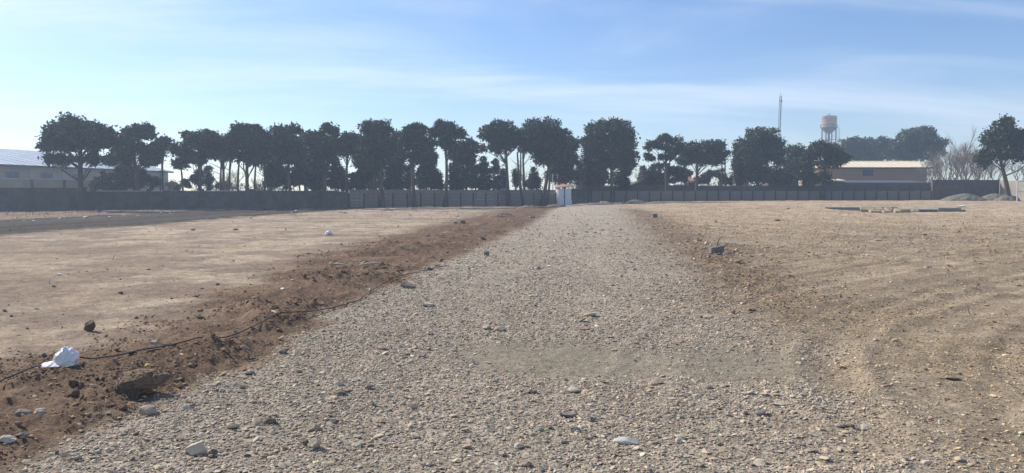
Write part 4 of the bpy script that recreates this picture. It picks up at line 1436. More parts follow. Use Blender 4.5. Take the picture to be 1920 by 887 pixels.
for k in range(NL):
    an = math.pi / NL + k * 2 * math.pi / NL
    MB().tube([(rt_ * 1.12 * math.cos(an), rt_ * 1.12 * math.sin(an), 0), (rt_ * 0.98 * math.cos(an), rt_ * 0.98 * math.sin(an), zz_(240))], 0.2, 6).build('leg', M_STEEL, wt)
br = MB()
lev = [3, 12, 21 if zz_(240) > 22 else zz_(240) - 1]
lev = [2.0, zz_(310), zz_(285), zz_(262), zz_(242)]
for k in range(NL):
    a1_, a2_ = math.pi / NL + k * 2 * math.pi / NL, math.pi / NL + (k + 1) * 2 * math.pi / NL
    for i in range(len(lev) - 1):
        f1 = rt_ * (1.12 - 0.14 * lev[i] / zz_(240))
        f2 = rt_ * (1.12 - 0.14 * lev[i + 1] / zz_(240))
        A = Vector((f1 * math.cos(a1_), f1 * math.sin(a1_), lev[i])); B = Vector((f1 * math.cos(a2_), f1 * math.sin(a2_), lev[i]))
        C_ = Vector((f2 * math.cos(a1_), f2 * math.sin(a1_), lev[i + 1])); D = Vector((f2 * math.cos(a2_), f2 * math.sin(a2_), lev[i + 1]))
        br.tube([C_, D], 0.07, 4)
        br.tube([A, D], 0.035, 3)
        br.tube([B, C_], 0.035, 3)
br.build('bracing', M_STEEL, wt)
MB().tube([(0, 0, zz_(216.4)), (0, 0, zz_(212.5))], 0.12, 6).box(-0.9, -0.5, -0.2, 0.2, zz_(217.6), zz_(215.4)).build('roof_mast', M_STEEL, wt)
ld = MB()
for dx_ in (-0.25, 0.25):
    ld.tube([(rg + 0.4 + dx_, -0.4, 0), (rg + 0.3 + dx_, -0.4, zz_(239))], 0.05, 4)
for i in range(40):
    z_ = 0.5 + i * (zz_(240) - 0.6) / 40
    ld.tube([(rg + 0.12, -0.4, z_), (rg + 0.62, -0.4, z_)], 0.03, 3)
ld.build('ladder', M_STEEL, wt)

# ------------------------------------------------------------------ radio mast
Ym = 200.0
mx_ = P(1459, 300, Ym).x
ms = thing('radio_mast', (mx_, Ym, 0.3), 'thin lattice radio mast rising above the massive dark pine', 'mast')
mh = P(0, 180, Ym).z - 0.3
crn = [(0.36 * math.cos(a_), 0.36 * math.sin(a_)) for a_ in (0.5, 0.5 + 2 * math.pi / 3, 0.5 + 4 * math.pi / 3)]
for c_ in crn:
    MB().tube([(c_[0], c_[1], 0), (c_[0] * 0.85 + 0.35, c_[1] * 0.85, mh)], 0.055, 5).build('leg', M_REDSTEEL, ms)
la = MB()
nz = 30
for i in range(nz):
    z0_, z1_ = mh * i / nz, mh * (i + 1) / nz
    for k in range(3):
        a_, b_ = crn[k], crn[(k + 1) % 3]
        f0, f1 = 1 - 0.15 * i / nz, 1 - 0.15 * (i + 1) / nz
        o0, o1 = 0.35 * i / nz, 0.35 * (i + 1) / nz
        la.tube([(a_[0] * f0 + o0, a_[1] * f0, z0_), (b_[0] * f1 + o1, b_[1] * f1, z1_)], 0.028, 3)
        la.tube([(a_[0] * f1 + o1, a_[1] * f1, z1_), (b_[0] * f1 + o1, b_[1] * f1, z1_)], 0.025, 3)
la.build('lattice', M_REDSTEEL, ms)
MB().tube([(0.35, 0, mh), (0.35, 0, mh + 1.0)], 0.04, 5).tube([(0.1, 0, mh - 1.2), (0.75, 0, mh - 1.2)], 0.03, 5).box(0.62, 0.75, -0.1, 0.1, mh - 1.6, mh - 1.1) \
    .box(0.0, 0.12, -0.1, 0.1, mh - 1.5, mh - 0.9).build('antenna', M_STEEL, ms)


# ------------------------------------------------------------------ poles
def pole(label, px, top, Y, r, mat, arm=None):
    a = P(px, 380, Y)
    a.z = H(a.x, Y)
    o = thing('pole', a, label, 'pole')
    h_ = P(px, top, Y).z - a.z
    MB().tube([(0, 0, -0.2), (0, 0, h_)], [r, r * 0.85], 8).build('shaft', mat, o, True)
    if arm:
        MB().box(-arm[0], arm[1], -0.05, 0.05, P(px, arm[2], Y).z - a.z, P(px, arm[2], Y).z - a.z + 0.1).build('crossarm', mat, o)
    return o


M_POLEW = rough_mat('whitewashed_pipe', (0.45, 0.47, 0.5), (0.6, 0.62, 0.65), 3)
pole('thin whitish pipe pole standing left behind the shed', 1036.5, 326, 93, 0.055, M_POLEW)
pole('thin whitish pipe pole nearer the shed roof', 1045.5, 326, 93, 0.055, M_POLEW)
pole('dark utility pole with a crossarm at the end of the warehouse', 305.5, 290, 73, 0.09, M_DARKTRIM, (0.35, 0.25, 322))
pole('short dark pole left of the utility pole with crossarm', 301.5, 322, 73.4, 0.07, M_DARKTRIM)
a = P(1170, 386, 80)
a.z = H(a.x, 80)
stk = thing('stake', a, 'short dark wooden stake beside the small grey heap at the end of the track', 'stake')
MB().tube([(0, 0, -0.1), (0.03, 0, 0.85)], [0.1, 0.07], 6).build('shaft', M_BARK, stk)
MB().box(-0.35, 0.3, -0.2, 0.2, -0.05, 0.16).build('footing', M_ST['concrete'], stk)

# gate frame at the right edge
Yg = 84.0
gx0, gx1 = P(1908, 350, Yg).x, P(1930, 350, Yg).x
gz = H(gx0, Yg)
gt = thing('gate_frame', ((gx0 + gx1) / 2, Yg, gz), 'light metal goal-like gate frame at the right edge', 'gate')
hh = (gx1 - gx0) / 2
ht = P(0, 340, Yg).z - gz
for s_ in (-hh, hh):
    MB().tube([(s_, 0, -0.1), (s_, 0, ht)], 0.07, 6).build('post', M_POLEW, gt)
MB().tube([(-hh, 0, ht), (hh, 0, ht)], 0.07, 6).build('crossbar', M_POLEW, gt)
MB().tube([(-hh, 0, ht * 0.5), (hh, 0, ht * 0.5)], 0.04, 6).build('crossbar', M_POLEW, gt)


# ------------------------------------------------------------------ heaps
def heap(label, px0, px1, top, Y, mat, seed, name='heap', depth=None, flat=1.6):
    x0, x1 = P(px0, 370, Y).x, P(px1, 370, Y).x
    cx_ = (x0 + x1) / 2
    rx = (x1 - x0) / 2
    ry = depth or rx * 0.8
    g = H(cx_, Y)
    hz = P(0, top, Y).z - g
    n = 64
    u = np.linspace(-1.15, 1.15, n)
    U, W = np.meshgrid(u, u)
    r_ = np.sqrt(U ** 2 + W ** 2) + (fbm(U * 2 + seed, W * 2, 3, seed) - 0.5) * 0.3
    Z = hz * np.power(np.clip(1 - r_, 0, 1), 1 / flat) * (0.85 + 0.3 * fbm(U * 3 + seed, W * 3, 3, seed + 1)) + (fbm(U * 9, W * 9, 4, seed + 2) - 0.5) * 0.12 * hz
    Xw, Yw = cx_ + U * rx, Y + W * ry
    Z = np.where(r_ < 1, Z, -0.2) + height(Xw, Yw) - g - 0.02
    V = np.stack([U.ravel() * rx, W.ravel() * ry, Z.ravel()], 1)
    i = np.arange(n - 1)[:, None] * n + np.arange(n - 1)[None, :]
    q = np.stack([i, i + 1, i + n + 1, i + n], -1).reshape(-1, 4)
    o = np_mesh(name, V, q, mat, None, True)
    o.location = (cx_, Y, g)
    tag(o, label, 'heap')
    return o


M_HEAPG = rough_mat('heap_gravel', (0.1, 0.1, 0.082), (0.2, 0.195, 0.16), 3, bump=0.8, bscale=22, detail=10)
M_HEAPS = rough_mat('heap_soil', (0.13, 0.095, 0.07), (0.22, 0.165, 0.12), 3, bump=0.8, bscale=22, detail=10)
heap('wide low gravel heap in front of the tall shaded wall', 1766, 1848, 362, 90, M_HEAPG, 1)
heap('pale gravel heap between the wide heap and the leaning pine', 1838, 1892, 360.5, 92, M_HEAPG, 2)
heap('pale gravel heap at the foot of the leaning pine', 1866, 1912, 363.5, 88, M_HEAPG, 3)
heap('small grey heap right of the stake at the end of the track', 1172, 1212, 373, 86, M_HEAPG, 4)
heap('brown soil mound left of the track near its far end', 912, 968, 398, 46, M_HEAPS, 5, 'soil_mound')
heap('low pale spoil mound against the wall just left of the shed', 1024, 1060, 381.5, 80, M_HEAPS, 6, 'soil_mound')
heap('flat brown mound between the soil mound and the shed', 968, 1012, 384.5, 72, M_HEAPS, 7, 'soil_mound')
heap('small soil mound in front of the first concrete panel trunk', 712, 738, 389.5, 66, M_HEAPS, 8, 'soil_mound')

# ------------------------------------------------------------------ pit lining and slab (right)
M_PITC = rough_mat('pit_concrete', (0.2, 0.19, 0.17), (0.3, 0.29, 0.26), 1.5, bump=0.3)
M_CUT = rough_mat('tan_cut_block', (0.3, 0.245, 0.165), (0.45, 0.37, 0.25), 2, bump=0.4, bscale=14)
x0, x1, y0, y1 = PIT
gz = [H(x0 - 0.5, y0), H(x1 + 0.5, y0), H(x1 + 0.5, y1), H(x0 - 0.5, y1)]
pt = thing('concrete_pit', ((x0 + x1) / 2, (y0 + y1) / 2, sum(gz) / 4), 'open rectangular concrete-lined pit sunk in the ground on the right', 'pit')
ox, oy, oz = pt.location
zt_ = max(gz) + 0.1 - oz
zn = max(gz[0], gz[1]) + 0.05 - oz
MB().box(x0 - 0.25 - ox, x1 + 0.25 - ox, y1 - 0.15 - oy, y1 + 0.2 - oy, -1.3, zt_).build('lining', M_PITC, pt)
MB().box(x0 - 0.25 - ox, x0 + 0.15 - ox, y0 - 0.1 - oy, y1 - 0.152 - oy, -1.3, zn).build('lining', M_PITC, pt)
MB().box(x1 - 0.15 - ox, x1 + 0.25 - ox, y0 - 0.1 - oy, y1 - 0.152 - oy, -1.3, zn + 0.02).build('lining', M_PITC, pt)
MB().box(x0 - 0.25 - ox, x1 + 0.25 - ox, y0 - 0.4 - oy, y0 - 0.102 - oy, -1.3, zn - 0.02).build('lining', M_PITC, pt)
kb = thing('block_kerb', (0, 0, 0), 'row of tan cut blocks along the near side of the open pit', 'kerb')
yk = y0 - 0.75
xk0, xk1 = P(1615, 390, yk).x, P(1694, 390, yk).x
kb.location = (xk0, yk, H(xk0, yk))
x = 0
k = 0
rs = random.Random(5)
while x < xk1 - xk0:
    bw_ = rs.choice((0.55, 0.75, 1.0, 1.2))
    hh_ = rs.uniform(0.3, 0.42) if x < 2.4 else rs.uniform(0.16, 0.3)
    yy_ = rs.uniform(-0.3, 0.3)
    dz_ = H(xk0 + x, yk) - kb.location.z
    me = block_mesh('cut_%d' % k, bw_ - 0.09, 0.5, 0.17, M_CUT if k % 5 != 4 else M_RUST, 0.02, k)
    q_ = piece('block', me, kb, (x + bw_ / 2, yy_, dz_ + hh_ / 2), rs.uniform(-0.08, 0.08))
    q_.rotation_euler = (rs.uniform(0.1, 0.55), rs.uniform(-0.08, 0.08), rs.uniform(-0.3, 0.3))
    if x < 2.0:
        me = block_mesh('cutlow_%d' % k, bw_ * 0.8, 0.4, 0.14, M_CUT, 0.02, k + 30)
        piece('block', me, kb, (x + bw_ / 2 + 0.2, yy_ - 0.9, dz_ + 0.06), rs.uniform(-0.1, 0.1)).rotation_euler[0] = 0.2
    x += bw_
    k += 1
ysl = 57.0
sx0, sx1 = P(1759, 396, ysl).x, P(1802, 396, ysl).x
sg = H((sx0 + sx1) / 2, ysl)
sl = thing('concrete_slab', ((sx0 + sx1) / 2, ysl, sg), 'low concrete slab with a sunlit top right of the open pit', 'slab')
MB().box(-(sx1 - sx0) / 2, (sx1 - sx0) / 2, 0, 3.6, -0.2, 0.28).build('slab_top', M_PITC, sl)
MB().box(-(sx1 - sx0) / 2 - 1.4, -(sx1 - sx0) / 2 - 0.005, 0.1, 0.9, -0.2, 0.17).build('slab_end', M_HEAPG, sl)
MB().box((sx1 - sx0) / 2 + 0.005, (sx1 - sx0) / 2 + 0.4, 0.1, 1.1, -0.2, 0.16).build('slab_end', M_PITC, sl)

# ------------------------------------------------------------------ single stones, blocks and litter
ST = [
    # name cat px py w h kind label
    ('stone', 'stone', 168, 622, 25, 20, 'soil', 'round dark clod alone on the dry field left of the bank', dict(rough=0.25, fine=0.1, cuts=4)),
    ('stone', 'stone', 293, 652, 25, 9, 'tan', 'pale flat stone on the soil bank above the black hose', {}),
    ('stone', 'stone', 233, 782, 16, 13, 'soil', 'small brown clod just below the large mud-caked slab', dict(rough=0.2, fine=0.1)),
    ('stone', 'stone', 279, 786, 36, 17, 'tan', 'wedge-shaped brown stone at the gravel edge below the mud-caked slab', dict(tilt=0.2)),
    ('stone', 'stone', 366, 858, 44, 24, 'pale', 'big pale wedge-shaped stone on the gravel, bottom left', dict(depth=0.6, cuts=11)),
    ('stone', 'stone', 402, 862, 18, 14, 'dark', 'small dark stone touching the big pale wedge on its right', {}),
    ('stone', 'stone', 588, 816, 26, 15, 'tan', 'rounded tan stone above the blocky pale stone', dict(cuts=6)),
    ('stone', 'stone', 590, 849, 26, 22, 'pale', 'blocky pale upright stone casting a dark shadow on the gravel', dict(cuts=12)),
    ('stone', 'stone', 571, 842, 14, 11, 'dark', 'small dark stone left of the blocky pale stone', {}),
    ('stone', 'stone', 508, 803, 26, 10, 'dark', 'flat dark stone left of the rounded tan stone', {}),
    ('stone', 'stone', 436, 812, 24, 8, 'dark', 'flat dark stone right of the wedge-shaped brown stone', {}),
    ('stone', 'stone', 778, 827, 20, 9, 'pale', 'pale almond-shaped stone in the middle of the near gravel', {}),
    ('stone', 'stone', 670, 846, 18, 9, 'pale', 'pale pebble right of the blocky pale stone', {}),
    ('stone', 'stone', 637, 750, 26, 8, 'dark', 'flat dark stone in the gravel below a pale one', {}),
    ('stone', 'stone', 634, 731, 18, 7, 'pale', 'pale flat stone just above a flat dark stone', {}),
    ('stone', 'stone', 530, 667, 16, 8, 'dark', 'dark stone at the gravel edge right of the hose', {}),
    ('stone', 'stone', 466, 707, 22, 7, 'slate', 'flat slate-grey stone where gravel meets brown soil', {}),
    ('stone', 'stone', 417, 741, 14, 6, 'pale', 'pale pebble near the gravel edge below the slate-grey stone', {}),
    ('stone', 'stone', 792, 676, 18, 9, 'rose', 'dark reddish stone in the gravel left of the smooth mud patch', {}),
    ('stone', 'stone', 716, 662, 16, 8, 'rose', 'reddish stone left of the dark reddish stone', {}),
    ('stone', 'stone', 763, 543, 30, 11, 'slate', 'dark slate slab lying at the left gravel edge', dict(tilt=0.2, depth=0.7)),
    ('stone', 'stone', 805, 577, 24, 6, 'pale', 'pale flat stone in front of the dark slate slab', {}),
    ('stone', 'stone', 804, 510, 12, 7, 'slate', 'small grey-green stone at the gravel edge behind the slate slab', {}),
    ('stone', 'stone', 827, 492, 8, 6, 'dark', 'small dark clod at the gravel edge left of the cube-like block', {}),
    ('stone', 'stone', 1175, 839, 50, 12, 'grey', 'long smooth pale grey pebble near the bottom, right of centre', dict(cuts=2, rough=0.05, fine=0.0, depth=0.5, yaw=-0.05, tilt=0.03)),
    ('stone', 'stone', 1075, 741, 27, 9, 'pale', 'pale oval flat stone just below the smooth mud patch', dict(yaw=0.1)),
    ('stone', 'stone', 1230, 727, 20, 7, 'tan', 'flat tan stone under the right end of the mud patch', {}),
    ('stone', 'stone', 1068, 789, 36, 8, 'slate', 'long dark slate flake above the long smooth pebble', dict(depth=0.5)),
    ('stone', 'stone', 1078, 816, 20, 9, 'slate', 'slate-grey stone close above the long smooth pebble', {}),
    ('stone', 'stone', 1052, 837, 24, 10, 'tan', 'rounded tan stone left of the long smooth pebble', dict(cuts=4)),
    ('stone', 'stone', 1278, 829, 18, 9, 'green', 'greenish grey pebble right of the long smooth pebble', dict(cuts=3)),
    ('stone', 'stone', 1230, 824, 15, 8, 'pale', 'pale stone between the long pebble and the greenish pebble', {}),
    ('stone', 'stone', 975, 847, 20, 9, 'pale', 'pale stone with a shaded foot left of the rounded tan stone', {}),
    ('stone', 'stone', 943, 862, 16, 9, 'rose', 'brownish stone below and left of two pale stones', {}),
    ('stone', 'stone', 1074, 871, 11, 10, 'green', 'small square green-grey pebble near the bottom edge', {}),
    ('stone', 'stone', 1010, 815, 18, 7, 'green', 'pale green stone above the row of bottom stones', {}),
    ('stone', 'stone', 985, 882, 22, 12, 'rose', 'reddish brown stone cut by the bottom edge', {}),
    ('stone', 'stone', 1095, 624, 22, 7, 'rose', 'flat rose stone behind the smooth mud patch', {}),
    ('stone', 'stone', 938, 626, 24, 8, 'tan', 'tan flat stone behind the left end of the mud patch', {}),
    ('stone', 'stone', 886, 683, 13, 7, 'pale', 'pale rounded stone left of the smooth mud patch', {}),
    ('stone', 'stone', 1418, 677, 9, 5, 'green', 'small greenish white stone on the bare soil right of the mud patch', {}),
    ('stone', 'stone', 1376, 590, 10, 6, 'dark', 'small dark clod at the right edge of the gravel', {}),
    ('stone', 'stone', 1642, 642, 12, 5, 'rose', 'reddish clod in the bare soil on the right', {}),
    ('stone', 'stone', 1592, 808, 20, 7, 'dark', 'dark flake beside a rose stone, lower right', {}),
    ('stone', 'stone', 1574, 810, 22, 7, 'rose', 'rose stone beside a dark flake, lower right', {}),
    ('stone', 'stone', 1736, 878, 20, 6, 'pale', 'pale flat stone on bare soil near the bottom right', {}),
    ('stone', 'stone', 1462, 768, 20, 7, 'pale', 'pale yellowish flat stone, right part of the near gravel', {}),
    ('stone', 'stone', 1426, 786, 22, 10, 'slate', 'grey and pink stone left of and below the yellowish one', {}),
    ('stone', 'stone', 1424, 877, 30, 9, 'pale', 'pale flat slab near the bottom, right of the gravel', {}),
    ('stone', 'stone', 1786, 714, 26, 6, 'dark', 'dark stone in a patch of small stones, far right foreground', {}),
    ('stone', 'stone', 1790, 703, 20, 5, 'tan', 'tan flat stone above the dark one in the far right patch', {}),
    ('stone', 'stone', 42, 792, 28, 15, 'slate', 'grey rounded stone half buried in brown soil at far left', dict(cuts=4)),
    ('stone', 'stone', 75, 793, 22, 11, 'pale', 'pale lumpy stone right of the half-buried grey one', dict(rough=0.2)),
    ('stone', 'stone', 14, 848, 32, 14, 'pale', 'pale broken stone at the bottom left edge', {}),
    ('stone', 'stone', 44, 838, 24, 8, 'slate', 'flat grey stone beside the pale broken stone', {}),
    ('stone', 'stone', 137, 757, 26, 16, 'soil', 'rounded brown clod left of the mud-caked slab', dict(cuts=3, fine=0.1)),
    ('stone', 'stone', 138, 739, 18, 14, 'soil', 'smaller brown clod behind the rounded brown clod', dict(cuts=3, fine=0.1)),
    ('stone', 'stone', 83, 668, 10, 9, 'dark', 'dark clod left of and behind the plastic bag', {}),
    ('stone', 'stone', 227, 553, 9, 5, 'dark', 'dark clod in the middle of the dry field', {}),
    ('stone', 'stone', 101, 538, 7, 4, 'dark', 'tiny dark clod below the white scraps on the dry field', {}),
    ('stone', 'stone', 9, 586, 9, 5, 'dark', 'dark clod at the left edge of the dry field', {}),
    ('stone', 'stone', 21, 593, 7, 4, 'dark', 'tiny dark clod right of the one at the left edge', {}),
    ('stone', 'stone', 369, 560, 8, 4, 'dark', 'small dark clod where the field meets the bank', {}),
    ('stone', 'stone', 362, 433, 9, 3, 'dark', 'dark clod far out on the pale part of the field', {}),
    ('stone', 'stone', 442, 432, 10, 3, 'dark', 'dark flat clod far out on the field, right of another', {}),
    ('stone', 'stone', 1384, 494, 13, 7, 'tan', 'rounded tan stone right of and below the concrete block with rods', {}),
    ('stone', 'stone', 1324, 461, 8, 6, 'pale', 'pale stone behind and left of the concrete block with rods', {}),
    ('stone', 'stone', 1333, 463, 6, 5, 'pale', 'small pale stone touching the back of the concrete block with rods', {}),
    ('stone', 'stone', 1381, 474, 8, 6, 'pale', 'pale yellow stone right of the concrete block with rods', {}),
    ('stone', 'stone', 1128, 434, 10, 3, 'rose', 'flat reddish stone in the middle of the far gravel', {}),
    ('stone', 'stone', 997, 411, 12, 5, 'tan', 'tan stone at the left gravel edge near the soil mound', {}),
    ('stone', 'stone', 905, 451, 12, 6, 'dark', 'dark clod at the gravel edge behind the cube-like block', {}),
    ('stone', 'stone', 963, 386, 6, 4, 'dark', 'dark brick-like lump on the far soil left of the track', {}),
    ('stone', 'stone', 1647, 454, 16, 5, 'tan', 'tan flat stone on the right field below the open pit', {}),
    ('stone', 'stone', 1738, 503, 16, 6, 'tan', 'lone tan stone far out on the right field', {}),
    ('stone', 'stone', 1457, 387 + 27, 12, 4, 'dark', 'dark clod on the far right field left of the pit', {}),
    ('stone', 'stone', 1482, 519, 10, 4, 'dark', 'dark clod in the scatter right of the brown strip', {}),
]
for i, (nm, ct, px, py, w_, h_, kd, lb, kw) in enumerate(ST):
    stone_at(nm, ct, px, py, w_, h_, kd, lb, 500 + i, **kw)


def slab_block(name, label, px, py, wpx, hpx, kind, depth=0.8, yaw=0.3, tilt=(0.05, -0.08), jit=0.012):
    g = G(px, py)
    m = g.y / F
    W, Hh = wpx * m, hpx * m
    bm = bmesh.new()
    bmesh.ops.create_cube(bm, size=1)
    for v in bm.verts:
        v.co = Vector((v.co.x * W * 0.88, v.co.y * W * depth, v.co.z * Hh * 1.1))
    bmesh.ops.bevel(bm, geom=list(bm.edges), offset=min(W, Hh) * 0.07, segments=2, affect='EDGES')
    bmesh.ops.subdivide_edges(bm, edges=list(bm.edges), cuts=2, use_grid_fill=True)
    for v in bm.verts:
        v.co += Vector(mnoise.noise_vector(v.co * 9)) * jit
    me = bpy.data.meshes.new(name)
    bm.to_mesh(me)
    bm.free()
    me.materials.append(M_ST[kind])
    o = bpy.data.objects.new(name, me)
    COL.objects.link(o)
    o.location = g + Vector((0, 0, Hh * 0.47))
    o.rotation_euler = (tilt[0], tilt[1], yaw)
    tag(o, label, 'block')
    return o, g, m


slab_block('concrete_block', 'small cube-like grey block on the left side of the gravel track', 912, 481, 11, 8, 'concrete', yaw=0.2, jit=0.006)
slab_block('concrete_block', 'dark grey block on the brown soil left of the far track', 868, 421, 10, 6, 'concrete', yaw=0.1, jit=0.01)
slab_block('concrete_block', 'small grey block on the far ground right of the track', 1227, 410, 10, 8, 'concrete', yaw=0.2, jit=0.01)
slab_block('brick_lump', 'brownish brick lump beside the dark grey block', 854, 422, 7, 5, 'rose', yaw=0.1, jit=0.01)
cbk = thing('concrete_block', (0, 0, 0), 'broken concrete block with two iron rods sticking out, right of the track', 'block')
g = G(1343, 478)
m = g.y / F
cbk.location = g
W = 24 * m
bm = bmesh.new()
bmesh.ops.create_cube(bm, size=1)
for v in bm.verts:
    v.co = Vector((v.co.x * W, v.co.y * W * 0.8, (v.co.z + 0.42) * 13 * m))
    if v.co.x > 0 and v.co.z > 0.1:
        v.co.z += 3.5 * m
bmesh.ops.bevel(bm, geom=list(bm.edges), offset=0.015, segments=2, affect='EDGES')
bmesh.ops.subdivide_edges(bm, edges=list(bm.edges), cuts=2, use_grid_fill=True)
for v in bm.verts:
    v.co += Vector(mnoise.noise_vector(v.co * 8)) * 0.018
me = bpy.data.meshes.new('block_body')
bm.to_mesh(me)
bm.free()
me.materials.append(M_ST['concrete'])
ob = bpy.data.objects.new('block_body', me)
COL.objects.link(ob)
ob.parent = cbk
MB().tube([(0.03, 0.05, 0.1), (0.05, 0.06, 21 * m), (0.10, 0.06, 29 * m)], 0.011, 5).build('iron_rod', M_DARKTRIM, cbk)
MB().tube([(0.12, 0.0, 0.12), (0.2, 0.0, 13 * m), (0.31, 0.02, 20 * m)], 0.011, 5).build('iron_rod', M_DARKTRIM, cbk)
stone_at('stone', 'stone', 1366, 479, 26, 6, 'slate', 'dark flat rubble in the shadow of the concrete block with rods', 811, depth=0.6)
# twigs and pegs stuck in the soil there
for px, py, tp, lb in ((1313, 493, 478, 'thin upright iron peg in the brown strip left of the concrete block'),):
    g = G(px, py)
    m = g.y / F
    o = MB().tube([(0, 0, -0.03), (0.01, 0, (py - tp) * m)], 0.007, 5).build('peg', M_RUST)
    o.location = g
    tag(o, lb, 'peg')

# mud-caked slab with its apron of clods
g = G(236, 754)
m = g.y / F
bm = stone_verts(77, 6, (122 * m, 0.34, 0.15), 6, 0.14, 0.09)
for v in bm.verts:
    x_, z_ = v.co.x, v.co.z
    v.co.z += 0.05 * (x_ + 0.1)                       # lifted right end
    v.co += Vector(mnoise.noise_vector(v.co * 22)) * 0.008 + Vector(mnoise.noise_vector(v.co * 60)) * 0.006
me = bpy.data.meshes.new('mud_caked_slab')
bm.to_mesh(me)
bm.free()
for p_ in me.polygons:
    p_.use_smooth = True
me.materials.append(rough_mat('mud_crust', (0.11, 0.076, 0.05), (0.22, 0.16, 0.11), 9, bump=1.0, bscale=30))
slab = bpy.data.objects.new('mud_caked_slab', me)
COL.objects.link(slab)
slab.location = g + Vector((0.03, 0.1, 0.06))
slab.rotation_euler = (R(14), R(-3), R(14))
tag(slab, 'large mud-caked slab lying on the soil bank, casting a dark shadow towards the gravel', 'slab')

rs = random.Random(3)
cl_ = MB()
dg_ = bpy.context.evaluated_depsgraph_get()
for _ in range(260):
    v_ = me.vertices[rs.randrange(len(me.vertices))]
    if v_.normal.z < 0.35 or v_.co.x > 0.16:
        continue
    r_ = rs.uniform(0.004, 0.013)
    p_ = v_.co
    k_ = [Vector((rs.uniform(-1, 1), rs.uniform(-1, 1), rs.uniform(-1, 1))) * r_ * 0.35 for _ in range(6)]
    cl_.add([p_ + Vector((r_, 0, 0)) + k_[0], p_ + Vector((0, r_, 0)) + k_[1], p_ + Vector((-r_, 0, 0)) + k_[2], p_ + Vector((0, -r_, 0)) + k_[3], p_ + Vector((0, 0, r_)) + k_[4], p_ + Vector((0, 0, -r_)) + k_[5]],
            [(0, 1, 4), (1, 2, 4), (2, 3, 4), (3, 0, 4), (1, 0, 5), (2, 1, 5), (3, 2, 5), (0, 3, 5)])
crust = cl_.build('mud_crust', M_ST['soil'], slab)
crust['kind'] = 'stuff'

# ------------------------------------------------------------------ plastic bag
mb_, nt, b = new_mat('white_plastic_film')
b.inputs['Roughness'].default_value = 0.38
b.inputs['Specular IOR Level'].default_value = 0.5
n_, l_ = nt.nodes, nt.links
t_ = n_.new('ShaderNodeTexCoord')
ns_ = n_.new('ShaderNodeTexNoise'); ns_.inputs['Scale'].default_value = 5; ns_.inputs['Detail'].default_value = 3
l_.new(t_.outputs['Object'], ns_.inputs['Vector'])
rp_ = n_.new('ShaderNodeValToRGB')
els = rp_.color_ramp.elements
els[0].position = 0.0; els[0].color = (0.66, 0.64, 0.62, 1)
els[1].position = 0.585; els[1].color = (0.76, 0.74, 0.73, 1)
for pos, c_ in ((0.62, (0.62, 0.72, 0.55, 1)), (0.66, (0.78, 0.48, 0.30, 1)), (0.72, (0.78, 0.55, 0.5, 1)), (0.78, (0.8, 0.8, 0.82, 1))):
    e_ = els.new(pos); e_.color = c_
l_.new(ns_.outputs['Fac'], rp_.inputs[0])
l_.new(rp_.outputs[0], b.inputs['Base Color'])
b.inputs['Subsurface Weight'].default_value = 0.25
b.inputs['Subsurface Radius'].default_value = (0.05, 0.05, 0.05)
b.inputs['Transmission Weight'].default_value = 0.0


def plastic_bag(name, label, px, py, wpx, hpx, seed, knots=True, yaw=0.0):
    g = G(px, py)
    m = g.y / F
    W, Hh = wpx * m, hpx * m
    root = thing(name, g, label, 'bag', None, yaw)
    bm = bmesh.new()
    bmesh.ops.create_icosphere(bm, subdivisions=5, radius=1)
    off = Vector((seed * 3.3, 1.7, 9.1))
    for v in bm.verts:
        p = v.co.copy()
        d = 1 + 0.16 * mnoise.noise(p * 1.4 + off)
        cre = 0.0
        for s_, am in ((1.7, 0.12), (3.3, 0.05), (6.5, 0.018)):
            cre -= am * (1 - abs(mnoise.noise(p * s_ + off * s_)) * 3.2)
        d += cre
        p = p * d
        p.z = max(p.z, -0.35 + 0.05 * mnoise.noise(p * 5))
        taper = 1.0 - 0.2 * max(p.z, 0) ** 2
        v.co = Vector((p.x * W * 0.40 * taper + 0.08 * W * p.z, p.y * W * 0.42 * taper, (p.z + 0.35) * Hh * 0.72))
    me = bpy.data.meshes.new('bag_body')
    bm.to_mesh(me)
    bm.free()
    for q in me.polygons:
        q.use_smooth = True
    me.materials.append(mb_)
    o = bpy.data.objects.new('bag_body', me)
    COL.objects.link(o)
    o.parent = root
    if knots:
        # crumpled skirt spreading on the soil, hanging lower on the near left
        n = 40
        V, Fc = [], []
        for i in range(n + 1):
            for j in range(9):
                t = i / n
                s_ = j / 8
                x_ = (-0.62 + 1.12 * t) * W
                y_ = (-0.30 - 0.26 * s_ + 0.10 * math.sin(t * 3.1)) * W - 0.05 * (1 - t) * W
                z_ = 0.11 * Hh * (1 - s_) + 0.05 * Hh + (1 - s_) * 0.12 * Hh * math.sin(t * 3.1)
                z_ += 0.05 * Hh * mnoise.noise(Vector((x_ * 22, y_ * 22, seed))) + 0.02
                gx, gy = g.x + x_, g.y + y_
                z_ = max(z_, H(gx, gy) - g.z + 0.012 + 0.01 * mnoise.noise(Vector((x_ * 30, y_ * 30, 2))))
                V.append((x_, y_, z_))
        for i in range(n):
            for j in range(8):
                k = i * 9 + j
                Fc.append((k, k + 1, k + 10, k + 9))
        sk = link_mesh('bag_skirt', V, Fc, mb_, root, True)
        md = sk.modifiers.new('thickness', 'SOLIDIFY')
        md.thickness = 0.003
    return root


plastic_bag('plastic_bag', 'crumpled white plastic bag with faint coloured print lying across the black hose', 124, 702, 56, 40, 1)
plastic_bag('plastic_bag', 'small white plastic bag alone in the middle of the dry field', 616, 441, 15, 9, 2, False)
plastic_bag('plastic_bag', 'whitish sack leaning at the right corner of the white shed', 1067, 384, 13, 17, 3, False)

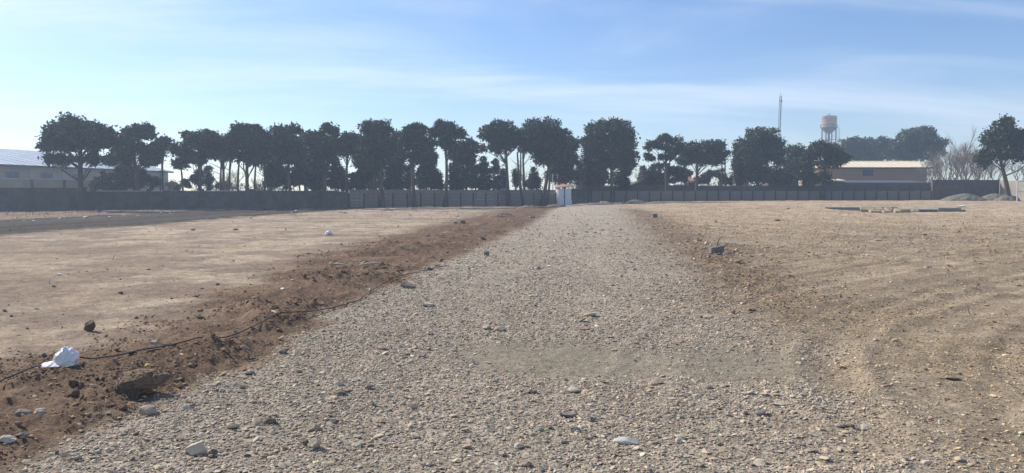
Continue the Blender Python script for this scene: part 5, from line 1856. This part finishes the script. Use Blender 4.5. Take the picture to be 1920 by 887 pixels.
# yellow scrap, sticks
stone_at('scrap', 'litter', 277, 712, 12, 9, 'yellow', 'small yellow rounded scrap on the soil behind the mud-caked slab', 900, cuts=3)
stone_at('scrap', 'litter', 531, 549, 11, 4, 'white', 'white scrap on the brown bank beside the hose', 901)
g = G(640, 510)
m = g.y / F
st1 = thing('broken_stick', g, 'pale broken stick with a yellow end on the brown bank', 'stick')
MB().tube([(-17 * m, 0, 0.05), (-6 * m, 0, 0.07), (4 * m, -0.02, 0.055), (12 * m, -0.05, 0.02)], [0.025, 0.022, 0.018, 0.012], 7).build('stick', M_ST['pale'], st1, True)
bm = stone_verts(905, 3, (10 * m, 8 * m, 9 * m), 4, 0.1)
me = bpy.data.meshes.new('end_piece')
bm.to_mesh(me); bm.free(); me.materials.append(M_ST['yellow'])
oo = bpy.data.objects.new('end_piece', me); COL.objects.link(oo); oo.parent = st1; oo.location = (-18 * m, 0, 0.07)
g = G(695, 512)
m = g.y / F
o = MB().tube([(-19 * m, -0.1, 0.035), (-6 * m, 0, 0.05), (8 * m, 0.08, 0.06), (18 * m, 0.14, 0.05)], [0.014, 0.022, 0.022, 0.016], 7).build('stick', M_ST['pale'], None, True)
o.location = g
tag(o, 'pale grey stick lying on the bank right of the broken one', 'stick')

# ------------------------------------------------------------------ hose
HP = [(-40, 752), (0, 738), (40, 722), (84, 706), (120, 699), (152, 694), (180, 687), (230, 680), (290, 672), (350, 663), (400, 650), (440, 642), (480, 627), (512, 613), (545, 606),
      (600, 592), (640, 579), (672, 568), (700, 548), (735, 530), (760, 520), (800, 510), (840, 502)]
pts = []
for i, (px, py) in enumerate(HP):
    p = G(px, py)
    lift = 0.016
    if 84 <= px <= 152:
        lift = 0.06
    pts.append(Vector((p.x, p.y, p.z + lift)))
fine_pts = []
for i in range(len(pts) - 1):
    p0 = pts[max(i - 1, 0)]; p1 = pts[i]; p2 = pts[i + 1]; p3 = pts[min(i + 2, len(pts) - 1)]
    for k in range(8):
        t = k / 8
        q = 0.5 * ((2 * p1) + (p2 - p0) * t + (2 * p0 - 5 * p1 + 4 * p2 - p3) * t * t + (3 * p1 - p0 - 3 * p2 + p3) * t ** 3)
        gq = max(H(q.x + a_, q.y + b_) for a_, b_ in ((0, 0), (0, -0.05), (0, 0.05), (-0.05, 0), (0.05, 0))) + 0.006
        q.z = gq
        fine_pts.append(q)
_z = np.array([p.z for p in fine_pts])
_m = np.array([_z[max(0, i - 2):i + 3].max() for i in range(len(_z))])
_a = np.array([_m[max(0, i - 3):i + 4].mean() for i in range(len(_z))])
for p, z_, zr_ in zip(fine_pts, _a, _z):
    p.z = float(max(z_, zr_))
    p.z += 0.05 * math.exp(-((CX + F * p.x / p.y - 116) / 38) ** 4)
M_HOSE = rough_mat('black_hose', (0.03, 0.027, 0.024), (0.12, 0.095, 0.07), 12, rough=0.7, bump=0.1)
ho = MB().tube(fine_pts, 0.0075, 7).build('hose', M_HOSE, None, True)
tag(ho, 'long thin black hose running along the soil bank and over the plastic bag', 'hose')

# ------------------------------------------------------------------ scattered litter by the left wall and elsewhere
LT = [(25, 415, 6, 2), (45, 414, 5, 2), (62, 413, 6, 2), (112, 411, 6, 3), (125, 410, 7, 4), (160, 409, 9, 3), (195, 401, 10, 4), (206, 408, 8, 3), (303, 402, 6, 4), (320, 402, 5, 3),
      (232, 405, 7, 2), (258, 406, 6, 2), (498, 397, 5, 2), (547, 399, 4, 2), (555, 397, 6, 3), (637, 399, 10, 4), (646, 400, 9, 3), (768, 404, 6, 3), (757, 411, 6, 2), (765, 411, 5, 2),
      (858, 406, 8, 3), (899, 406, 4, 2), (62, 438, 3, 3), (210, 428, 4, 2), (120, 401, 5, 2), (85, 404, 5, 2), (180, 396, 6, 2), (272, 397, 5, 2), (470, 410, 8, 3), (575, 404, 4, 2)]
proto = None
for i, (px, py, w_, h_) in enumerate(LT):
    stone_at('litter_scrap', 'litter', px, py, w_, h_, 'white' if i % 4 else 'pale', 'small whitish scrap of litter lying far out on the left ground', 1000 + i, cuts=5, rough=0.3,
             group='whitish litter scraps on the left ground')
stone_at('scrap', 'litter', 112, 516, 13, 4, 'white', 'white flat scrap on the dry field, largest of three in a row', 950, rough=0.3)
stone_at('scrap', 'litter', 128, 515, 6, 3, 'white', 'tiny white scrap in the middle of three in a row on the dry field', 951, rough=0.3)
stone_at('scrap', 'litter', 147, 511, 6, 4, 'white', 'tiny white scrap at the right end of three in a row on the dry field', 952, rough=0.3)
stone_at('scrap', 'litter', 1803, 389, 14, 4, 'white', 'pale broken board piece on the ground before the gravel heaps', 953, rough=0.3)
stone_at('scrap', 'litter', 1716, 372.5, 10, 4, 'white', 'white scrap at the foot of the right wall', 954, rough=0.3)
stone_at('scrap', 'litter', 1604, 374.5, 6, 3, 'white', 'tiny white scrap at the wall foot left of the open pit', 955, rough=0.3)
stone_at('scrap', 'litter', 1477, 392, 8, 3, 'pale', 'pale scrap on the far right field left of the pit', 956, rough=0.3)
stone_at('scrap', 'litter', 1903, 371, 18, 6, 'rose', 'heap of reddish broken bricks at the foot of the leaning pine', 957, rough=0.3)
stone_at('scrap', 'litter', 1133, 381, 20, 4, 'pale', 'pale rubble at the wall foot left of the huge pine trunk', 958, rough=0.3, depth=0.3)

# dry stalks standing at the edges of the left field
def stalks():
    V, Q = [], []
    n = 2600
    X, Y = sample_sector(n * 8, 8, 80)
    M = masks(X, Y)
    p = 0.10 * (X < 0) * (1 - M['road']) * (1 - M['berm']) * sst(0.5, 0.7, fbm(X * 0.4, Y * 0.6, 3, 97)) + 0.3 * M['far_l'] + 0.004 * (X > 4) + 0.04 * M['rd']
    k = rng.uniform(0, 1, len(X)) < p
    X, Y = X[k], Y[k]
    Z = height(X, Y)
    m = len(X)
    h_ = rng.uniform(0.04, 0.16, m) * (1 + Y / 80)
    w_ = 0.004 + Y * 0.0004
    a = rng.uniform(0, math.pi, m)
    dx, dy = np.cos(a) * w_, np.sin(a) * w_
    lx, ly = rng.normal(0, 0.5, m) * h_, rng.normal(0, 0.5, m) * h_
    V = np.stack([np.stack([X - dx, Y - dy, Z - 0.01], 1), np.stack([X + dx, Y + dy, Z - 0.01], 1), np.stack([X + lx, Y + ly, Z + h_], 1)], 1).reshape(-1, 3)
    o = np_mesh('dry_grass', V, np.arange(m * 3).reshape(-1, 3), rough_mat('straw', (0.2, 0.15, 0.08), (0.36, 0.29, 0.17), 2, bump=0))
    tag(o, 'sparse dry grass stalks on the open ground', 'grass', kind='stuff')


stalks()

# ------------------------------------------------------------------ haze
hz = MB().box(-330, 330, -60, 420, -12, 40).build('haze', M_STEEL)
hz.data.materials.clear()
mh_ = bpy.data.materials.new('haze_air')
mh_.use_nodes = True
nt = mh_.node_tree
nt.nodes.clear()
ou = nt.nodes.new('ShaderNodeOutputMaterial')
pv = nt.nodes.new('ShaderNodeVolumePrincipled')
pv.inputs['Color'].default_value = (0.58, 0.75, 1.0, 1)
pv.inputs['Density'].default_value = HAZE_DENSITY
pv.inputs['Anisotropy'].default_value = 0.35
nt.links.new(pv.outputs[0], ou.inputs['Volume'])
hz.data.materials.append(mh_)
tag(hz, 'thin pale blue haze in the air', 'haze', kind='stuff')
